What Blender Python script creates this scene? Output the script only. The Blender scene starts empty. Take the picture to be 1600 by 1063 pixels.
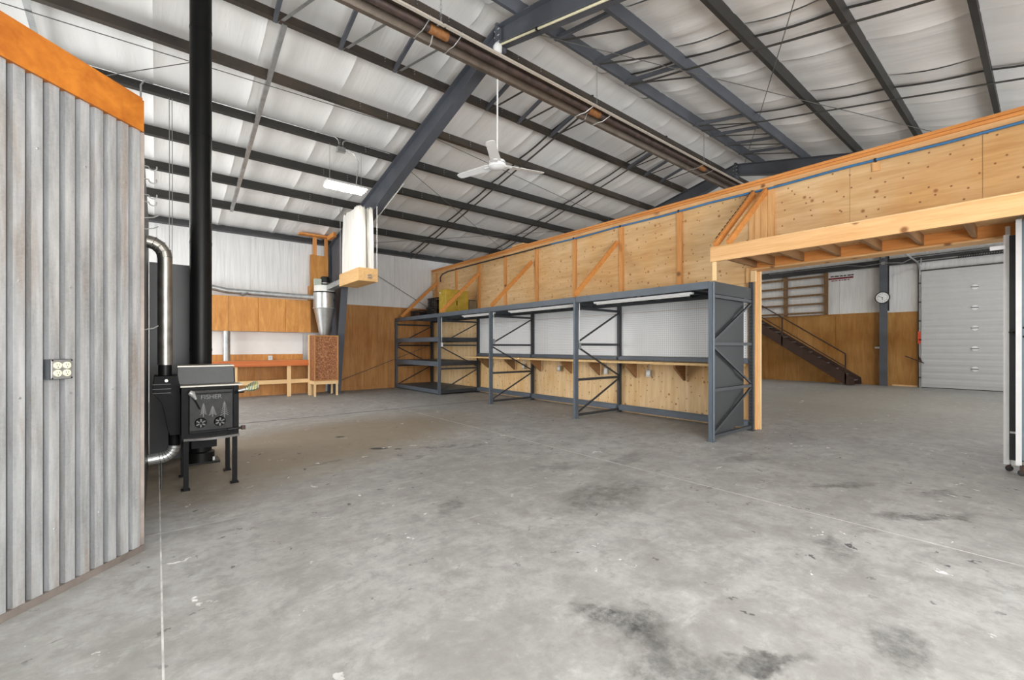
import bpy, bmesh, math, random
from mathutils import Vector, Matrix
random.seed(7)
PI = math.pi
SC = bpy.context.scene
COL = SC.collection

# ------------------------------------------------------------------ camera
FPX, HY, YAW, CAMH = 682.8, 542.0, 50.89, 1.30
cam_d = bpy.data.cameras.new('camera')
cam_d.sensor_width = 36.0
cam_d.lens = FPX / 1600 * 36
cam_d.shift_y = (HY - 531.5) / 1600
cam_d.clip_start = 0.05
cam = bpy.data.objects.new('camera', cam_d)
COL.objects.link(cam)
cam.location = (0, 0, CAMH)
cam.rotation_euler = (PI / 2, 0, math.radians(YAW - 90))
SC.camera = cam

# ------------------------------------------------------------------ world, daylight, exposure
world = bpy.data.worlds.new('sky')
SC.world = world
world.use_nodes = True
wbg = world.node_tree.nodes['Background']
wbg.inputs['Color'].default_value = (0.80, 0.90, 1.0, 1)
wbg.inputs['Strength'].default_value = 1.6
SC.view_settings.view_transform = 'Standard'
SC.view_settings.look = 'None'
SC.view_settings.exposure = 0.32
SC.view_settings.gamma = 1.0
SC.view_settings.use_curve_mapping = False

def daylight(name, c, w, h, yaw, tilt, power, col=(1.0, 0.985, 0.96)):
    """soft daylight entering through an open door: sky plus light thrown up by the sunlit apron outside.
    yaw 0 shines along +Y, -90 along +X; tilt lifts the beam"""
    d = bpy.data.lights.new(name, 'AREA')
    d.shape = 'RECTANGLE'
    d.size, d.size_y = w, h
    d.energy = power
    d.color = col
    o = bpy.data.objects.new(name, d)
    COL.objects.link(o)
    o.location = c
    o.rotation_euler = (PI / 2 + math.radians(tilt), 0, math.radians(yaw))
    return o
DOORS = [(-1.7, 3.3), (8.6, 12.3), (13.6, 17.2)]
DOOR_H = 3.7
SIDE = (7.7, 12.1)              # open door in the left end wall, beyond the corner room
daylight('daylight_front_door', (0.80, -2.85, 1.8), 4.8, 3.3, 0, 26, 560)
daylight('daylight_side_door', (-3.72, 9.9, 1.75), 4.2, 3.2, -90, -4, 230)
daylight('daylight_front_door', (10.45, -2.80, 1.8), 3.6, 3.3, 0, 18, 150)
daylight('daylight_front_door', (15.40, -2.80, 1.8), 3.5, 3.3, 0, 5, 80)

# ------------------------------------------------------------------ materials
def new_mat(name):
    m = bpy.data.materials.new(name)
    m.use_nodes = True
    nt = m.node_tree
    return m, nt, nt.nodes['Principled BSDF']

def nd(nt, t, **kw):
    n = nt.nodes.new(t)
    for k, v in kw.items():
        setattr(n, k, v)
    return n

def ramp(nt, src, stops):
    r = nd(nt, 'ShaderNodeValToRGB')
    el = r.color_ramp.elements
    while len(el) < len(stops):
        el.new(0.5)
    for e, (p, c) in zip(el, stops):
        e.position = p
        e.color = (c[0], c[1], c[2], 1) if len(c) == 3 else c
    nt.links.new(src, r.inputs[0])
    return r.outputs[0]

def mixc(nt, fac, a, b, mode='MIX'):
    m = nd(nt, 'ShaderNodeMix', data_type='RGBA', blend_type=mode)
    for sock, v in ((m.inputs[0], fac), (m.inputs[6], a), (m.inputs[7], b)):
        if hasattr(v, 'links'):
            nt.links.new(v, sock)
        elif isinstance(v, (int, float)):
            sock.default_value = v
        else:
            sock.default_value = (v[0], v[1], v[2], 1)
    return m.outputs[2]

def math_n(nt, op, a, b=None, c=None, clamp=False):
    m = nd(nt, 'ShaderNodeMath', operation=op, use_clamp=clamp)
    for i, v in enumerate((a, b, c)):
        if v is None:
            continue
        if hasattr(v, 'links'):
            nt.links.new(v, m.inputs[i])
        else:
            m.inputs[i].default_value = v
    return m.outputs[0]

def coords(nt, scale=(1, 1, 1), loc=(0, 0, 0), rot=(0, 0, 0), world_space=True):
    mp = nd(nt, 'ShaderNodeMapping')
    mp.inputs['Scale'].default_value = scale
    mp.inputs['Location'].default_value = loc
    mp.inputs['Rotation'].default_value = rot
    if world_space:
        g = nd(nt, 'ShaderNodeNewGeometry')
        nt.links.new(g.outputs['Position'], mp.inputs[0])
    else:
        t = nd(nt, 'ShaderNodeTexCoord')
        nt.links.new(t.outputs['Object'], mp.inputs[0])
    return mp.outputs[0]

def noise(nt, vec, scale, detail=4, rough=0.6, dist=0.0):
    n = nd(nt, 'ShaderNodeTexNoise')
    n.inputs['Scale'].default_value = scale
    n.inputs['Detail'].default_value = detail
    n.inputs['Roughness'].default_value = rough
    n.inputs['Distortion'].default_value = dist
    nt.links.new(vec, n.inputs['Vector'])
    return n.outputs['Fac']

def bump(nt, b, h, strength, dist=0.01):
    n = nd(nt, 'ShaderNodeBump')
    n.inputs['Strength'].default_value = strength
    n.inputs['Distance'].default_value = dist
    nt.links.new(h, n.inputs['Height'])
    nt.links.new(n.outputs[0], b.inputs['Normal'])

def plain(name, c, rough=0.5, metal=0.0, var=0.12, scale=6.0, c2=None, spec=0.5, bmp=0.0):
    m, nt, b = new_mat(name)
    v = coords(nt)
    f = noise(nt, v, scale, 5)
    lo = tuple(max(0, x * (1 - var)) for x in c) if c2 is None else c2
    hi = tuple(min(1, x * (1 + var)) for x in c) if c2 is None else c
    nt.links.new(ramp(nt, f, [(0.3, lo), (0.7, hi)]), b.inputs['Base Color'])
    b.inputs['Roughness'].default_value = rough
    b.inputs['Metallic'].default_value = metal
    b.inputs['Specular IOR Level'].default_value = spec
    if bmp:
        bump(nt, b, f, bmp)
    return m

def wood(name, c1, c2, axis, rough=0.6, scale=14.0, stretch=0.06, knots=0.0, knot_c=(0.16, 0.07, 0.025), patch=None):
    """grain running along the world axis 'x', 'y' or 'z' """
    m, nt, b = new_mat(name)
    s = [1, 1, 1]
    s['xyz'.index(axis)] = stretch
    v = coords(nt, tuple(s))
    f1 = noise(nt, v, scale, 6, 0.65, 0.6)
    f2 = noise(nt, v, scale * 4.3, 3, 0.6, 0.3)
    f = math_n(nt, 'ADD', math_n(nt, 'MULTIPLY', f1, 0.7), math_n(nt, 'MULTIPLY', f2, 0.3))
    col = ramp(nt, f, [(0.34, c2), (0.5, tuple((a + d) / 2 for a, d in zip(c1, c2))), (0.64, c1)])
    if patch:
        pv = noise(nt, coords(nt), 0.9, 3, 0.5)
        col = mixc(nt, ramp(nt, pv, [(0.42, (0, 0, 0)), (0.68, (1, 1, 1))]), col, patch, 'MULTIPLY')
    if knots:
        g = nd(nt, 'ShaderNodeNewGeometry')
        sx = nd(nt, 'ShaderNodeSeparateXYZ')
        nt.links.new(g.outputs['Position'], sx.inputs[0])
        cxyz = nd(nt, 'ShaderNodeCombineXYZ')
        nt.links.new(sx.outputs[1], cxyz.inputs[0])
        nt.links.new(math_n(nt, 'MULTIPLY_ADD', sx.outputs[0], 0.83, sx.outputs[2]), cxyz.inputs[1])
        for sc_, lo, hi, kc in ((knots, 0.030, 0.075, tuple(q * 1.5 for q in knot_c)), (knots * 0.37, 0.02, 0.055, tuple(q * 2.2 for q in knot_c))):
            vo = nd(nt, 'ShaderNodeTexVoronoi', voronoi_dimensions='2D')
            vo.inputs['Scale'].default_value = sc_
            nt.links.new(cxyz.outputs[0], vo.inputs['Vector'])
            kn = ramp(nt, vo.outputs['Distance'], [(lo, (1, 1, 1)), (hi, (0, 0, 0))])
            col = mixc(nt, kn, col, kc)
    nt.links.new(col, b.inputs['Base Color'])
    b.inputs['Roughness'].default_value = rough
    b.inputs['Specular IOR Level'].default_value = 0.25
    bump(nt, b, f, 0.12, 0.004)
    return m

M = {}
M['purlin'] = plain('purlin_steel', (0.046, 0.043, 0.039), 0.55, 0.0, 0.3, 1.2, c2=(0.031, 0.030, 0.029), spec=0.3)
M['purlin_rust'] = plain('purlin_steel_brown', (0.075, 0.058, 0.043), 0.6, 0.0, c2=(0.034, 0.031, 0.029), scale=1.6, spec=0.3)
M['frame'] = plain('frame_steel', (0.085, 0.093, 0.110), 0.5, 0.0, 0.15, 2.0)
M['frame_dark'] = plain('frame_dark_steel', (0.03, 0.031, 0.034), 0.5, 0.0, 0.25, 2.0)
M['galv'] = plain('galvanized', (0.40, 0.41, 0.41), 0.42, 0.7, 0.2, 9.0)
M['galv_bright'] = plain('bright_galvanized', (0.52, 0.525, 0.52), 0.34, 0.85, 0.16, 5.0)
M['stainless'] = plain('stainless', (0.29, 0.275, 0.245), 0.36, 0.95, 0.3, 7.0)
M['rod'] = plain('rod_steel', (0.10, 0.098, 0.09), 0.6)
M['wire'] = plain('wire', (0.35, 0.34, 0.32), 0.5, 0.5)
M['strap'] = plain('strap_steel', (0.055, 0.053, 0.048), 0.6)
M['rack'] = plain('rack_steel', (0.090, 0.110, 0.135), 0.45, 0.0, 0.12, 3.0)
M['rack_dark'] = plain('rack_steel_charcoal', (0.034, 0.037, 0.042), 0.5, 0.0, 0.15, 3.0)
M['deck'] = plain('deck_steel', (0.090, 0.104, 0.120), 0.5, 0.0, 0.2, 5.0)
M['sheet_grey'] = plain('grey_sheet', (0.034, 0.036, 0.037), 0.5, 0.0, 0.1, 2.0, spec=0.3)
M['shield'] = plain('dark_shield', (0.034, 0.035, 0.037), 0.45, 0.0, 0.08, 2.0)
M['stove'] = plain('stove_iron', (0.0045, 0.0045, 0.005), 0.55, 0.0, 0.35, 14.0, spec=0.12)
M['stove_hot'] = plain('stove_worn_iron', (0.020, 0.019, 0.019), 0.45, 0.0, c2=(0.006, 0.0058, 0.0058), scale=14, spec=0.2)
M['stove_top'] = plain('stove_plate_edge', (0.24, 0.225, 0.195), 0.4, 0.5, 0.15, 10)
M['stove_riser'] = plain('stove_riser', (0.030, 0.031, 0.033), 0.45, 0.0, 0.12, 9)
M['black_pipe'] = plain('black_pipe', (0.005, 0.005, 0.005), 0.42, 0.0, 0.25, 4.0, spec=0.2)
M['coil'] = plain('coil_grey', (0.42, 0.42, 0.41), 0.45, 0.6)
M['coil_dark'] = plain('worn_lip', (0.13, 0.125, 0.12), 0.45, 0.2, 0.2, 12)
M['relief'] = plain('relief_iron', (0.085, 0.083, 0.081), 0.45, 0.2, 0.25, 20)
M['brass'] = plain('brass_coil', (0.66, 0.57, 0.24), 0.3, 0.6, c2=(0.35, 0.5, 0.5), scale=30)
M['white_paint'] = plain('white_paint', (0.80, 0.80, 0.80), 0.45, 0.0, 0.04, 8)
M['white_enamel'] = plain('white_enamel', (0.86, 0.86, 0.86), 0.35, 0.0, 0.02, 3)
M['ivory'] = plain('ivory_plastic', (0.78, 0.72, 0.50), 0.35, 0.0, 0.05, 20)
M['black'] = plain('black_plastic', (0.008, 0.008, 0.009), 0.5, 0.0, 0.3, 12)
M['bluepanel'] = plain('blue_grey_panel', (0.16, 0.21, 0.25), 0.35, 0.0, 0.1, 2)
M['red'] = plain('red_tape', (0.65, 0.07, 0.03), 0.5)
M['darkred'] = plain('print_red', (0.20, 0.012, 0.02), 0.6)
M['ink'] = plain('print_ink', (0.03, 0.028, 0.03), 0.6)
M['brown_steel'] = plain('brown_stair_steel', (0.055, 0.028, 0.020), 0.5, 0.0, 0.2, 3)
M['tread'] = plain('tread_steel', (0.16, 0.15, 0.15), 0.5, 0.0, 0.2, 8)
M['yellow'] = plain('mustard_paint', (0.42, 0.29, 0.035), 0.5, 0.0, 0.18, 7)
M['cardboard'] = plain('dull_box', (0.20, 0.15, 0.09), 0.7, 0.0, 0.2, 5)
M['heater'] = plain('heater_reflector', (0.17, 0.135, 0.105), 0.5, 0.35, c2=(0.095, 0.072, 0.055), scale=3)
M['heater_out'] = plain('heater_shell', (0.66, 0.60, 0.52), 0.42, 0.3, 0.1, 3)
M['heater_tube'] = plain('heater_tube', (0.10, 0.066, 0.055), 0.6, 0.2, c2=(0.035, 0.022, 0.020), scale=7)
M['heater_rust'] = plain('heater_rust', (0.36, 0.16, 0.05), 0.7, 0.2, c2=(0.20, 0.08, 0.03), scale=22)
M['blue_pipe'] = plain('blue_pipe', (0.045, 0.175, 0.37), 0.4, 0.0, 0.15, 3)
M['green'] = plain('pale_green_box', (0.42, 0.47, 0.40), 0.5, 0.0, 0.12, 12)
M['offwhite'] = plain('offwhite_plastic', (0.70, 0.70, 0.66), 0.5, 0.0, 0.06, 8)
M['cement'] = plain('joint_filler', (0.55, 0.545, 0.53), 0.9, 0.0, 0.35, 7)
M['sheet_door'] = plain('door_paint', (0.54, 0.54, 0.535), 0.5, 0.0, 0.03, 3)
M['corner_metal'] = plain('dull_corner_metal', (0.20, 0.17, 0.15), 0.6, 0.3, 0.3, 5)
M['joint_mid'] = plain('mid_joint', (0.33, 0.325, 0.31), 0.9, 0.0, 0.3, 7)
M['joint_dark'] = plain('dark_joint', (0.07, 0.068, 0.065), 0.9, 0.0, 0.3, 7)
M['rubber'] = plain('rubber', (0.02, 0.02, 0.02), 0.7)

# wood
M['ply'] = wood('fir_plywood', (0.77, 0.545, 0.305), (0.58, 0.355, 0.165), 'y', scale=7, stretch=0.10, knots=5.0, patch=(0.93, 0.80, 0.62))
M['ply_low'] = wood('fir_plywood_lower', (0.84, 0.64, 0.39), (0.66, 0.43, 0.21), 'z', scale=8, stretch=0.09, knots=5.5, patch=(0.92, 0.80, 0.62))
M['ply_brown'] = wood('aged_plywood', (0.58, 0.30, 0.11), (0.36, 0.16, 0.05), 'z', scale=6, stretch=0.10, patch=(0.82, 0.70, 0.58))
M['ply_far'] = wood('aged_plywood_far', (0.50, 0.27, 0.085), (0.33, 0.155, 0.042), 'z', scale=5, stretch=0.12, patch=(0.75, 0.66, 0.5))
M['cab'] = wood('oak_ply_cabinet', (0.68, 0.335, 0.095), (0.44, 0.175, 0.040), 'z', scale=9, stretch=0.14, rough=0.45)
M['lum_y'] = wood('pine_y', (0.74, 0.46, 0.225), (0.60, 0.32, 0.13), 'y', scale=16, knots=1.7)
M['lum_z'] = wood('pine_z', (0.78, 0.475, 0.215), (0.62, 0.31, 0.11), 'z', scale=16, knots=1.2)
M['lum_x'] = wood('pine_x', (0.74, 0.43, 0.19), (0.56, 0.27, 0.10), 'x', scale=16)
M['lum_o'] = wood('orange_pine_y', (0.73, 0.33, 0.10), (0.56, 0.21, 0.05), 'y', scale=16)
M['lum_oz'] = wood('orange_pine_z', (0.73, 0.36, 0.125), (0.56, 0.23, 0.065), 'z', scale=16, knots=1.3)
M['joist'] = wood('brown_joist', (0.36, 0.20, 0.09), (0.24, 0.12, 0.05), 'x', scale=14)
M['bench_red'] = wood('red_orange_board', (0.60, 0.18, 0.05), (0.46, 0.11, 0.027), 'x', scale=12, rough=0.45)
M['bench_pale'] = wood('pale_pine', (0.82, 0.60, 0.34), (0.70, 0.45, 0.21), 'z', scale=16)
M['bench_pale_x'] = wood('pale_pine_x', (0.82, 0.60, 0.34), (0.70, 0.45, 0.21), 'x', scale=16)
M['orange_board'] = wood('stained_orange_board', (0.44, 0.150, 0.020), (0.27, 0.075, 0.009), 'x', scale=5, stretch=0.35, rough=0.45)
M['brown_lum'] = wood('brown_lumber', (0.26, 0.155, 0.075), (0.15, 0.085, 0.04), 'z', scale=14)
M['box_wood'] = wood('honey_ply', (0.76, 0.50, 0.24), (0.58, 0.34, 0.135), 'y', scale=14)
M['counter'] = wood('counter_edge', (0.74, 0.52, 0.26), (0.58, 0.36, 0.16), 'y', scale=14)

def osb():
    m, nt, b = new_mat('strand_board')
    v = coords(nt, (1, 1, 1))
    vo = nd(nt, 'ShaderNodeTexVoronoi')
    vo.inputs['Scale'].default_value = 34
    nt.links.new(v, vo.inputs['Vector'])
    n = noise(nt, v, 26, 5, 0.7, 1.4)
    f = math_n(nt, 'ADD', math_n(nt, 'MULTIPLY', n, 0.75), math_n(nt, 'MULTIPLY', vo.outputs['Distance'], 0.3))
    nt.links.new(ramp(nt, f, [(0.36, (0.085, 0.026, 0.010)), (0.5, (0.25, 0.085, 0.028)), (0.66, (0.46, 0.22, 0.10))]), b.inputs['Base Color'])
    b.inputs['Roughness'].default_value = 0.7
    bump(nt, b, f, 0.3, 0.004)
    return m
M['osb'] = osb()

def vinyl(name, c, c2, wr=(2.2, 0.25, 0.25), strength=0.25):
    """white vinyl faced insulation with soft wrinkles"""
    m, nt, b = new_mat(name)
    f = noise(nt, coords(nt, wr), 4.0, 5, 0.55, 0.5)
    g = noise(nt, coords(nt), 0.8, 3, 0.5)
    col = ramp(nt, f, [(0.3, c2), (0.6, c)])
    col = mixc(nt, ramp(nt, g, [(0.35, (0, 0, 0)), (0.7, (0.35, 0.35, 0.35))]), col, tuple(x * 0.9 for x in c2))
    nt.links.new(col, b.inputs['Base Color'])
    b.inputs['Roughness'].default_value = 0.5
    b.inputs['Specular IOR Level'].default_value = 0.35
    bump(nt, b, f, strength, 0.05)
    return m
M['vinyl'] = vinyl('white_vinyl_roof', (0.84, 0.835, 0.82), (0.80, 0.79, 0.77))
M['vinyl_wall'] = vinyl('white_vinyl_wall', (0.80, 0.80, 0.80), (0.70, 0.70, 0.70), (3.5, 3.5, 0.22), 0.3)
M['white_board'] = plain('white_backboard', (0.80, 0.80, 0.80), 0.5, 0.0, 0.04, 2)

def corrugated():
    m, nt, b = new_mat('corrugated_galvanized')
    v = coords(nt)
    sp = nd(nt, 'ShaderNodeTexVoronoi', feature='F1')
    sp.inputs['Scale'].default_value = 95
    nt.links.new(v, sp.inputs['Vector'])
    spangle = math_n(nt, 'MULTIPLY', sp.outputs['Color'], 0.16)
    st = noise(nt, coords(nt, (7, 7, 0.7)), 2.6, 5, 0.65)
    base = mixc(nt, ramp(nt, st, [(0.3, (0, 0, 0)), (0.7, (1, 1, 1))]), (0.31, 0.315, 0.32), (0.62, 0.63, 0.64))
    base = mixc(nt, 1.0, base, (1, 1, 1), 'MULTIPLY')
    dirt = noise(nt, coords(nt, (5, 5, 0.6)), 1.7, 4, 0.6)
    base = mixc(nt, ramp(nt, dirt, [(0.5, (0, 0, 0)), (0.7, (0.8, 0.8, 0.8))]), base, (0.33, 0.25, 0.19))
    mx = mixc(nt, spangle, base, (0.8, 0.8, 0.8))
    nt.links.new(mx, b.inputs['Base Color'])
    b.inputs['Metallic'].default_value = 0.6
    b.inputs['Roughness'].default_value = 0.42
    bump(nt, b, st, 0.06, 0.01)
    return m
M['corr'] = corrugated()

def pegboard():
    m, nt, b = new_mat('white_pegboard')
    g = nd(nt, 'ShaderNodeNewGeometry')
    s = nd(nt, 'ShaderNodeSeparateXYZ')
    nt.links.new(g.outputs['Position'], s.inputs[0])
    P = 0.0381
    def cell(o):
        f = math_n(nt, 'FRACT', math_n(nt, 'DIVIDE', o, P))
        return math_n(nt, 'SUBTRACT', f, 0.5)
    a, c = cell(s.outputs[1]), cell(s.outputs[2])
    d = math_n(nt, 'SQRT', math_n(nt, 'ADD', math_n(nt, 'MULTIPLY', a, a), math_n(nt, 'MULTIPLY', c, c)))
    hole = ramp(nt, d, [(0.12, (1, 1, 1)), (0.17, (0, 0, 0))])
    n = noise(nt, coords(nt), 1.1, 4)
    col = ramp(nt, n, [(0.3, (0.70, 0.71, 0.72)), (0.65, (0.78, 0.785, 0.79))])
    nt.links.new(mixc(nt, hole, col, (0.16, 0.155, 0.15)), b.inputs['Base Color'])
    b.inputs['Roughness'].default_value = 0.4
    return m
M['peg'] = pegboard()

def cloth():
    m, nt, b = new_mat('filter_cloth')
    v = coords(nt, (14, 14, 0.5))
    f = noise(nt, v, 1.4, 4)
    nt.links.new(ramp(nt, f, [(0.3, (0.66, 0.63, 0.58)), (0.65, (0.82, 0.80, 0.76))]), b.inputs['Base Color'])
    b.inputs['Roughness'].default_value = 0.9
    return m
M['cloth'] = cloth()

def emis(name, c, s):
    m, nt, b = new_mat(name)
    b.inputs['Base Color'].default_value = (0.9, 0.9, 0.9, 1)
    b.inputs['Emission Color'].default_value = (*c, 1)
    b.inputs['Emission Strength'].default_value = s
    return m
M['lamp'] = emis('fluorescent_tube', (1.0, 0.97, 0.88), 60.0)

def concrete():
    m, nt, b = new_mat('stained_concrete')
    L = nt.links
    v = coords(nt)
    n1 = noise(nt, v, 0.42, 5, 0.6)
    n2 = noise(nt, v, 2.3, 6, 0.65, 0.3)
    n3 = noise(nt, v, 17, 5, 0.7)
    n5 = noise(nt, coords(nt, (0.55, 2.2, 1), rot=(0, 0, 0.5)), 2.6, 6, 0.66, 0.4)
    col = ramp(nt, n1, [(0.32, (0.30, 0.296, 0.284)), (0.5, (0.365, 0.362, 0.352)), (0.68, (0.425, 0.425, 0.42))])
    col = mixc(nt, ramp(nt, n2, [(0.36, (0.62, 0.62, 0.62)), (0.56, (0, 0, 0))]), col, (0.225, 0.22, 0.21))
    col = mixc(nt, ramp(nt, n5, [(0.58, (0, 0, 0)), (0.74, (0.6, 0.6, 0.6))]), col, (0.52, 0.52, 0.515))
    col = mixc(nt, ramp(nt, n5, [(0.25, (0.55, 0.55, 0.55)), (0.42, (0, 0, 0))]), col, (0.24, 0.235, 0.225))
    col = mixc(nt, ramp(nt, n3, [(0.3, (0.30, 0.30, 0.30)), (0.6, (0, 0, 0))]), col, (0.20, 0.195, 0.19))
    n6 = noise(nt, v, 5.5, 9, 0.78, 0.2)
    col = mixc(nt, ramp(nt, n6, [(0.36, (0.75, 0.75, 0.75)), (0.52, (0, 0, 0))]), col, (0.215, 0.21, 0.20))
    col = mixc(nt, ramp(nt, n6, [(0.56, (0, 0, 0)), (0.70, (0.55, 0.55, 0.55))]), col, (0.50, 0.50, 0.495))
    # warp used by every stain outline
    g = nd(nt, 'ShaderNodeNewGeometry')
    wn = nd(nt, 'ShaderNodeTexNoise')
    wn.inputs['Scale'].default_value = 2.6
    wn.inputs['Detail'].default_value = 5
    wn.inputs['Roughness'].default_value = 0.65
    L.new(g.outputs['Position'], wn.inputs['Vector'])
    wv = nd(nt, 'ShaderNodeVectorMath', operation='MULTIPLY_ADD')
    L.new(wn.outputs['Color'], wv.inputs[0])
    wv.inputs[1].default_value = (0.55, 0.55, 0)
    L.new(g.outputs['Position'], wv.inputs[2])
    warped = wv.outputs[0]
    wv2 = nd(nt, 'ShaderNodeVectorMath', operation='MULTIPLY_ADD')
    wn2 = nd(nt, 'ShaderNodeTexNoise')
    wn2.inputs['Scale'].default_value = 14
    L.new(g.outputs['Position'], wn2.inputs['Vector'])
    L.new(wn2.outputs['Color'], wv2.inputs[0])
    wv2.inputs[1].default_value = (0.04, 0.04, 0)
    L.new(g.outputs['Position'], wv2.inputs[2])
    warped2 = wv2.outputs[0]
    blot = ramp(nt, noise(nt, v, 9, 5, 0.75), [(0.34, (0.15, 0.15, 0.15)), (0.62, (1, 1, 1))])
    def floor_patch(col, x, y, rx, ry, rot, c, amt, soft=0.45, blotch=True, sharp=False):
        mp = nd(nt, 'ShaderNodeMapping', vector_type='TEXTURE')
        mp.inputs['Location'].default_value = (x + 0.27, y + 0.27, 0) if not sharp else (x + 0.02, y + 0.02, 0)
        mp.inputs['Rotation'].default_value = (0, 0, rot)
        mp.inputs['Scale'].default_value = (rx, ry, 1000)
        L.new(warped2 if sharp else warped, mp.inputs[0])
        ln = nd(nt, 'ShaderNodeVectorMath', operation='LENGTH')
        L.new(mp.outputs[0], ln.inputs[0])
        f = ramp(nt, ln.outputs['Value'], [(1 - soft, (amt, amt, amt)), (1.0, (0, 0, 0))])
        if blotch:
            f = mixc(nt, 1.0, f, blot, 'MULTIPLY')
        return mixc(nt, f, col, c)
    # darker brownish zones round the stove, mid shop and far room
    col = floor_patch(col, 1.6, 6.3, 4.0, 1.75, 0.30, (0.225, 0.180, 0.125), 0.85, 0.5, False)
    col = floor_patch(col, 0.2, 5.0, 1.0, 1.1, 0.4, (0.20, 0.165, 0.125), 0.7, 0.6)
    col = floor_patch(col, 13.0, 2.8, 6.0, 3.4, 0.0, (0.27, 0.25, 0.20), 0.6, 0.6, False)
    D = (0.060, 0.059, 0.058)
    for s in [(1.72, 1.30, 0.30, 0.16, -1.0, 0.85), (1.62, 1.0, 0.34, 0.2, 0.3, 0.6), (1.96, 0.78, 0.30, 0.07, -0.55, 0.75),
              (1.85, 3.05, 0.25, 0.11, 0.5, 0.5), (3.05, 2.45, 0.75, 0.38, 0.2, 0.55), (3.3, 3.4, 0.35, 0.14, -0.3, 0.45),
              (2.9, 5.0, 0.45, 0.05, -0.25, 0.7), (3.3, 4.7, 0.35, 0.05, -0.2, 0.6), (1.5, 5.1, 0.22, 0.05, 0.2, 0.6),
              (2.4, 4.7, 0.25, 0.06, 0.3, 0.6), (5.0, 1.2, 0.5, 0.09, -0.6, 0.6), (4.6, 0.6, 0.55, 0.10, -0.7, 0.75),
              (5.3, 2.2, 0.5, 0.16, -0.4, 0.4), (2.5, 0.45, 0.25, 0.12, 0.2, 0.6), (5.4, 0.6, 0.35, 0.10, -0.5, 0.5),
              (3.4, 0.9, 0.2, 0.1, 0.6, 0.5), (4.2, 3.1, 0.55, 0.18, 0.1, 0.42), (1.0, 1.0, 0.10, 0.04, 0.6, 0.8)]:
        col = floor_patch(col, *s[:5], D, min(1.0, s[5] * 1.2), 0.5)
    # fresh black oil drops in mid floor
    for s in [(2.20, 5.40, 0.14, 0.06, -0.6), (2.38, 5.22, 0.055, 0.035, -0.6), (2.05, 6.45, 0.08, 0.045, -0.6), (1.34, 0.95, 0.035, 0.02, 0.4)]:
        col = floor_patch(col, *s, (0.010, 0.010, 0.010), 0.97, 0.3, False, True)
    # white paint flecks and black spots
    for sc_, th, c, amt in ((3.1, 0.075, (0.82, 0.82, 0.82), 0.97), (5.5, 0.075, (0.72, 0.72, 0.71), 0.9), (4.3, 0.095, (0.05, 0.05, 0.055), 0.9), (7.0, 0.11, (0.085, 0.083, 0.08), 0.8)):
        vo = nd(nt, 'ShaderNodeTexVoronoi')
        vo.inputs['Scale'].default_value = sc_
        L.new(warped, vo.inputs['Vector'])
        sel = ramp(nt, noise(nt, v, 0.9, 2), [(0.42, (0, 0, 0)), (0.52, (amt, amt, amt))])
        f = mixc(nt, 1.0, ramp(nt, vo.outputs['Distance'], [(th * 0.7, (1, 1, 1)), (th, (0, 0, 0))]), sel, 'MULTIPLY')
        col = mixc(nt, f, col, c)
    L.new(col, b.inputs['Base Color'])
    r = ramp(nt, n2, [(0.3, (0.50, 0.50, 0.50)), (0.7, (0.66, 0.66, 0.66))])
    L.new(r, b.inputs['Roughness'])
    b.inputs['Specular IOR Level'].default_value = 0.4
    bump(nt, b, n3, 0.08, 0.004)
    return m
M['concrete'] = concrete()

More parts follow.
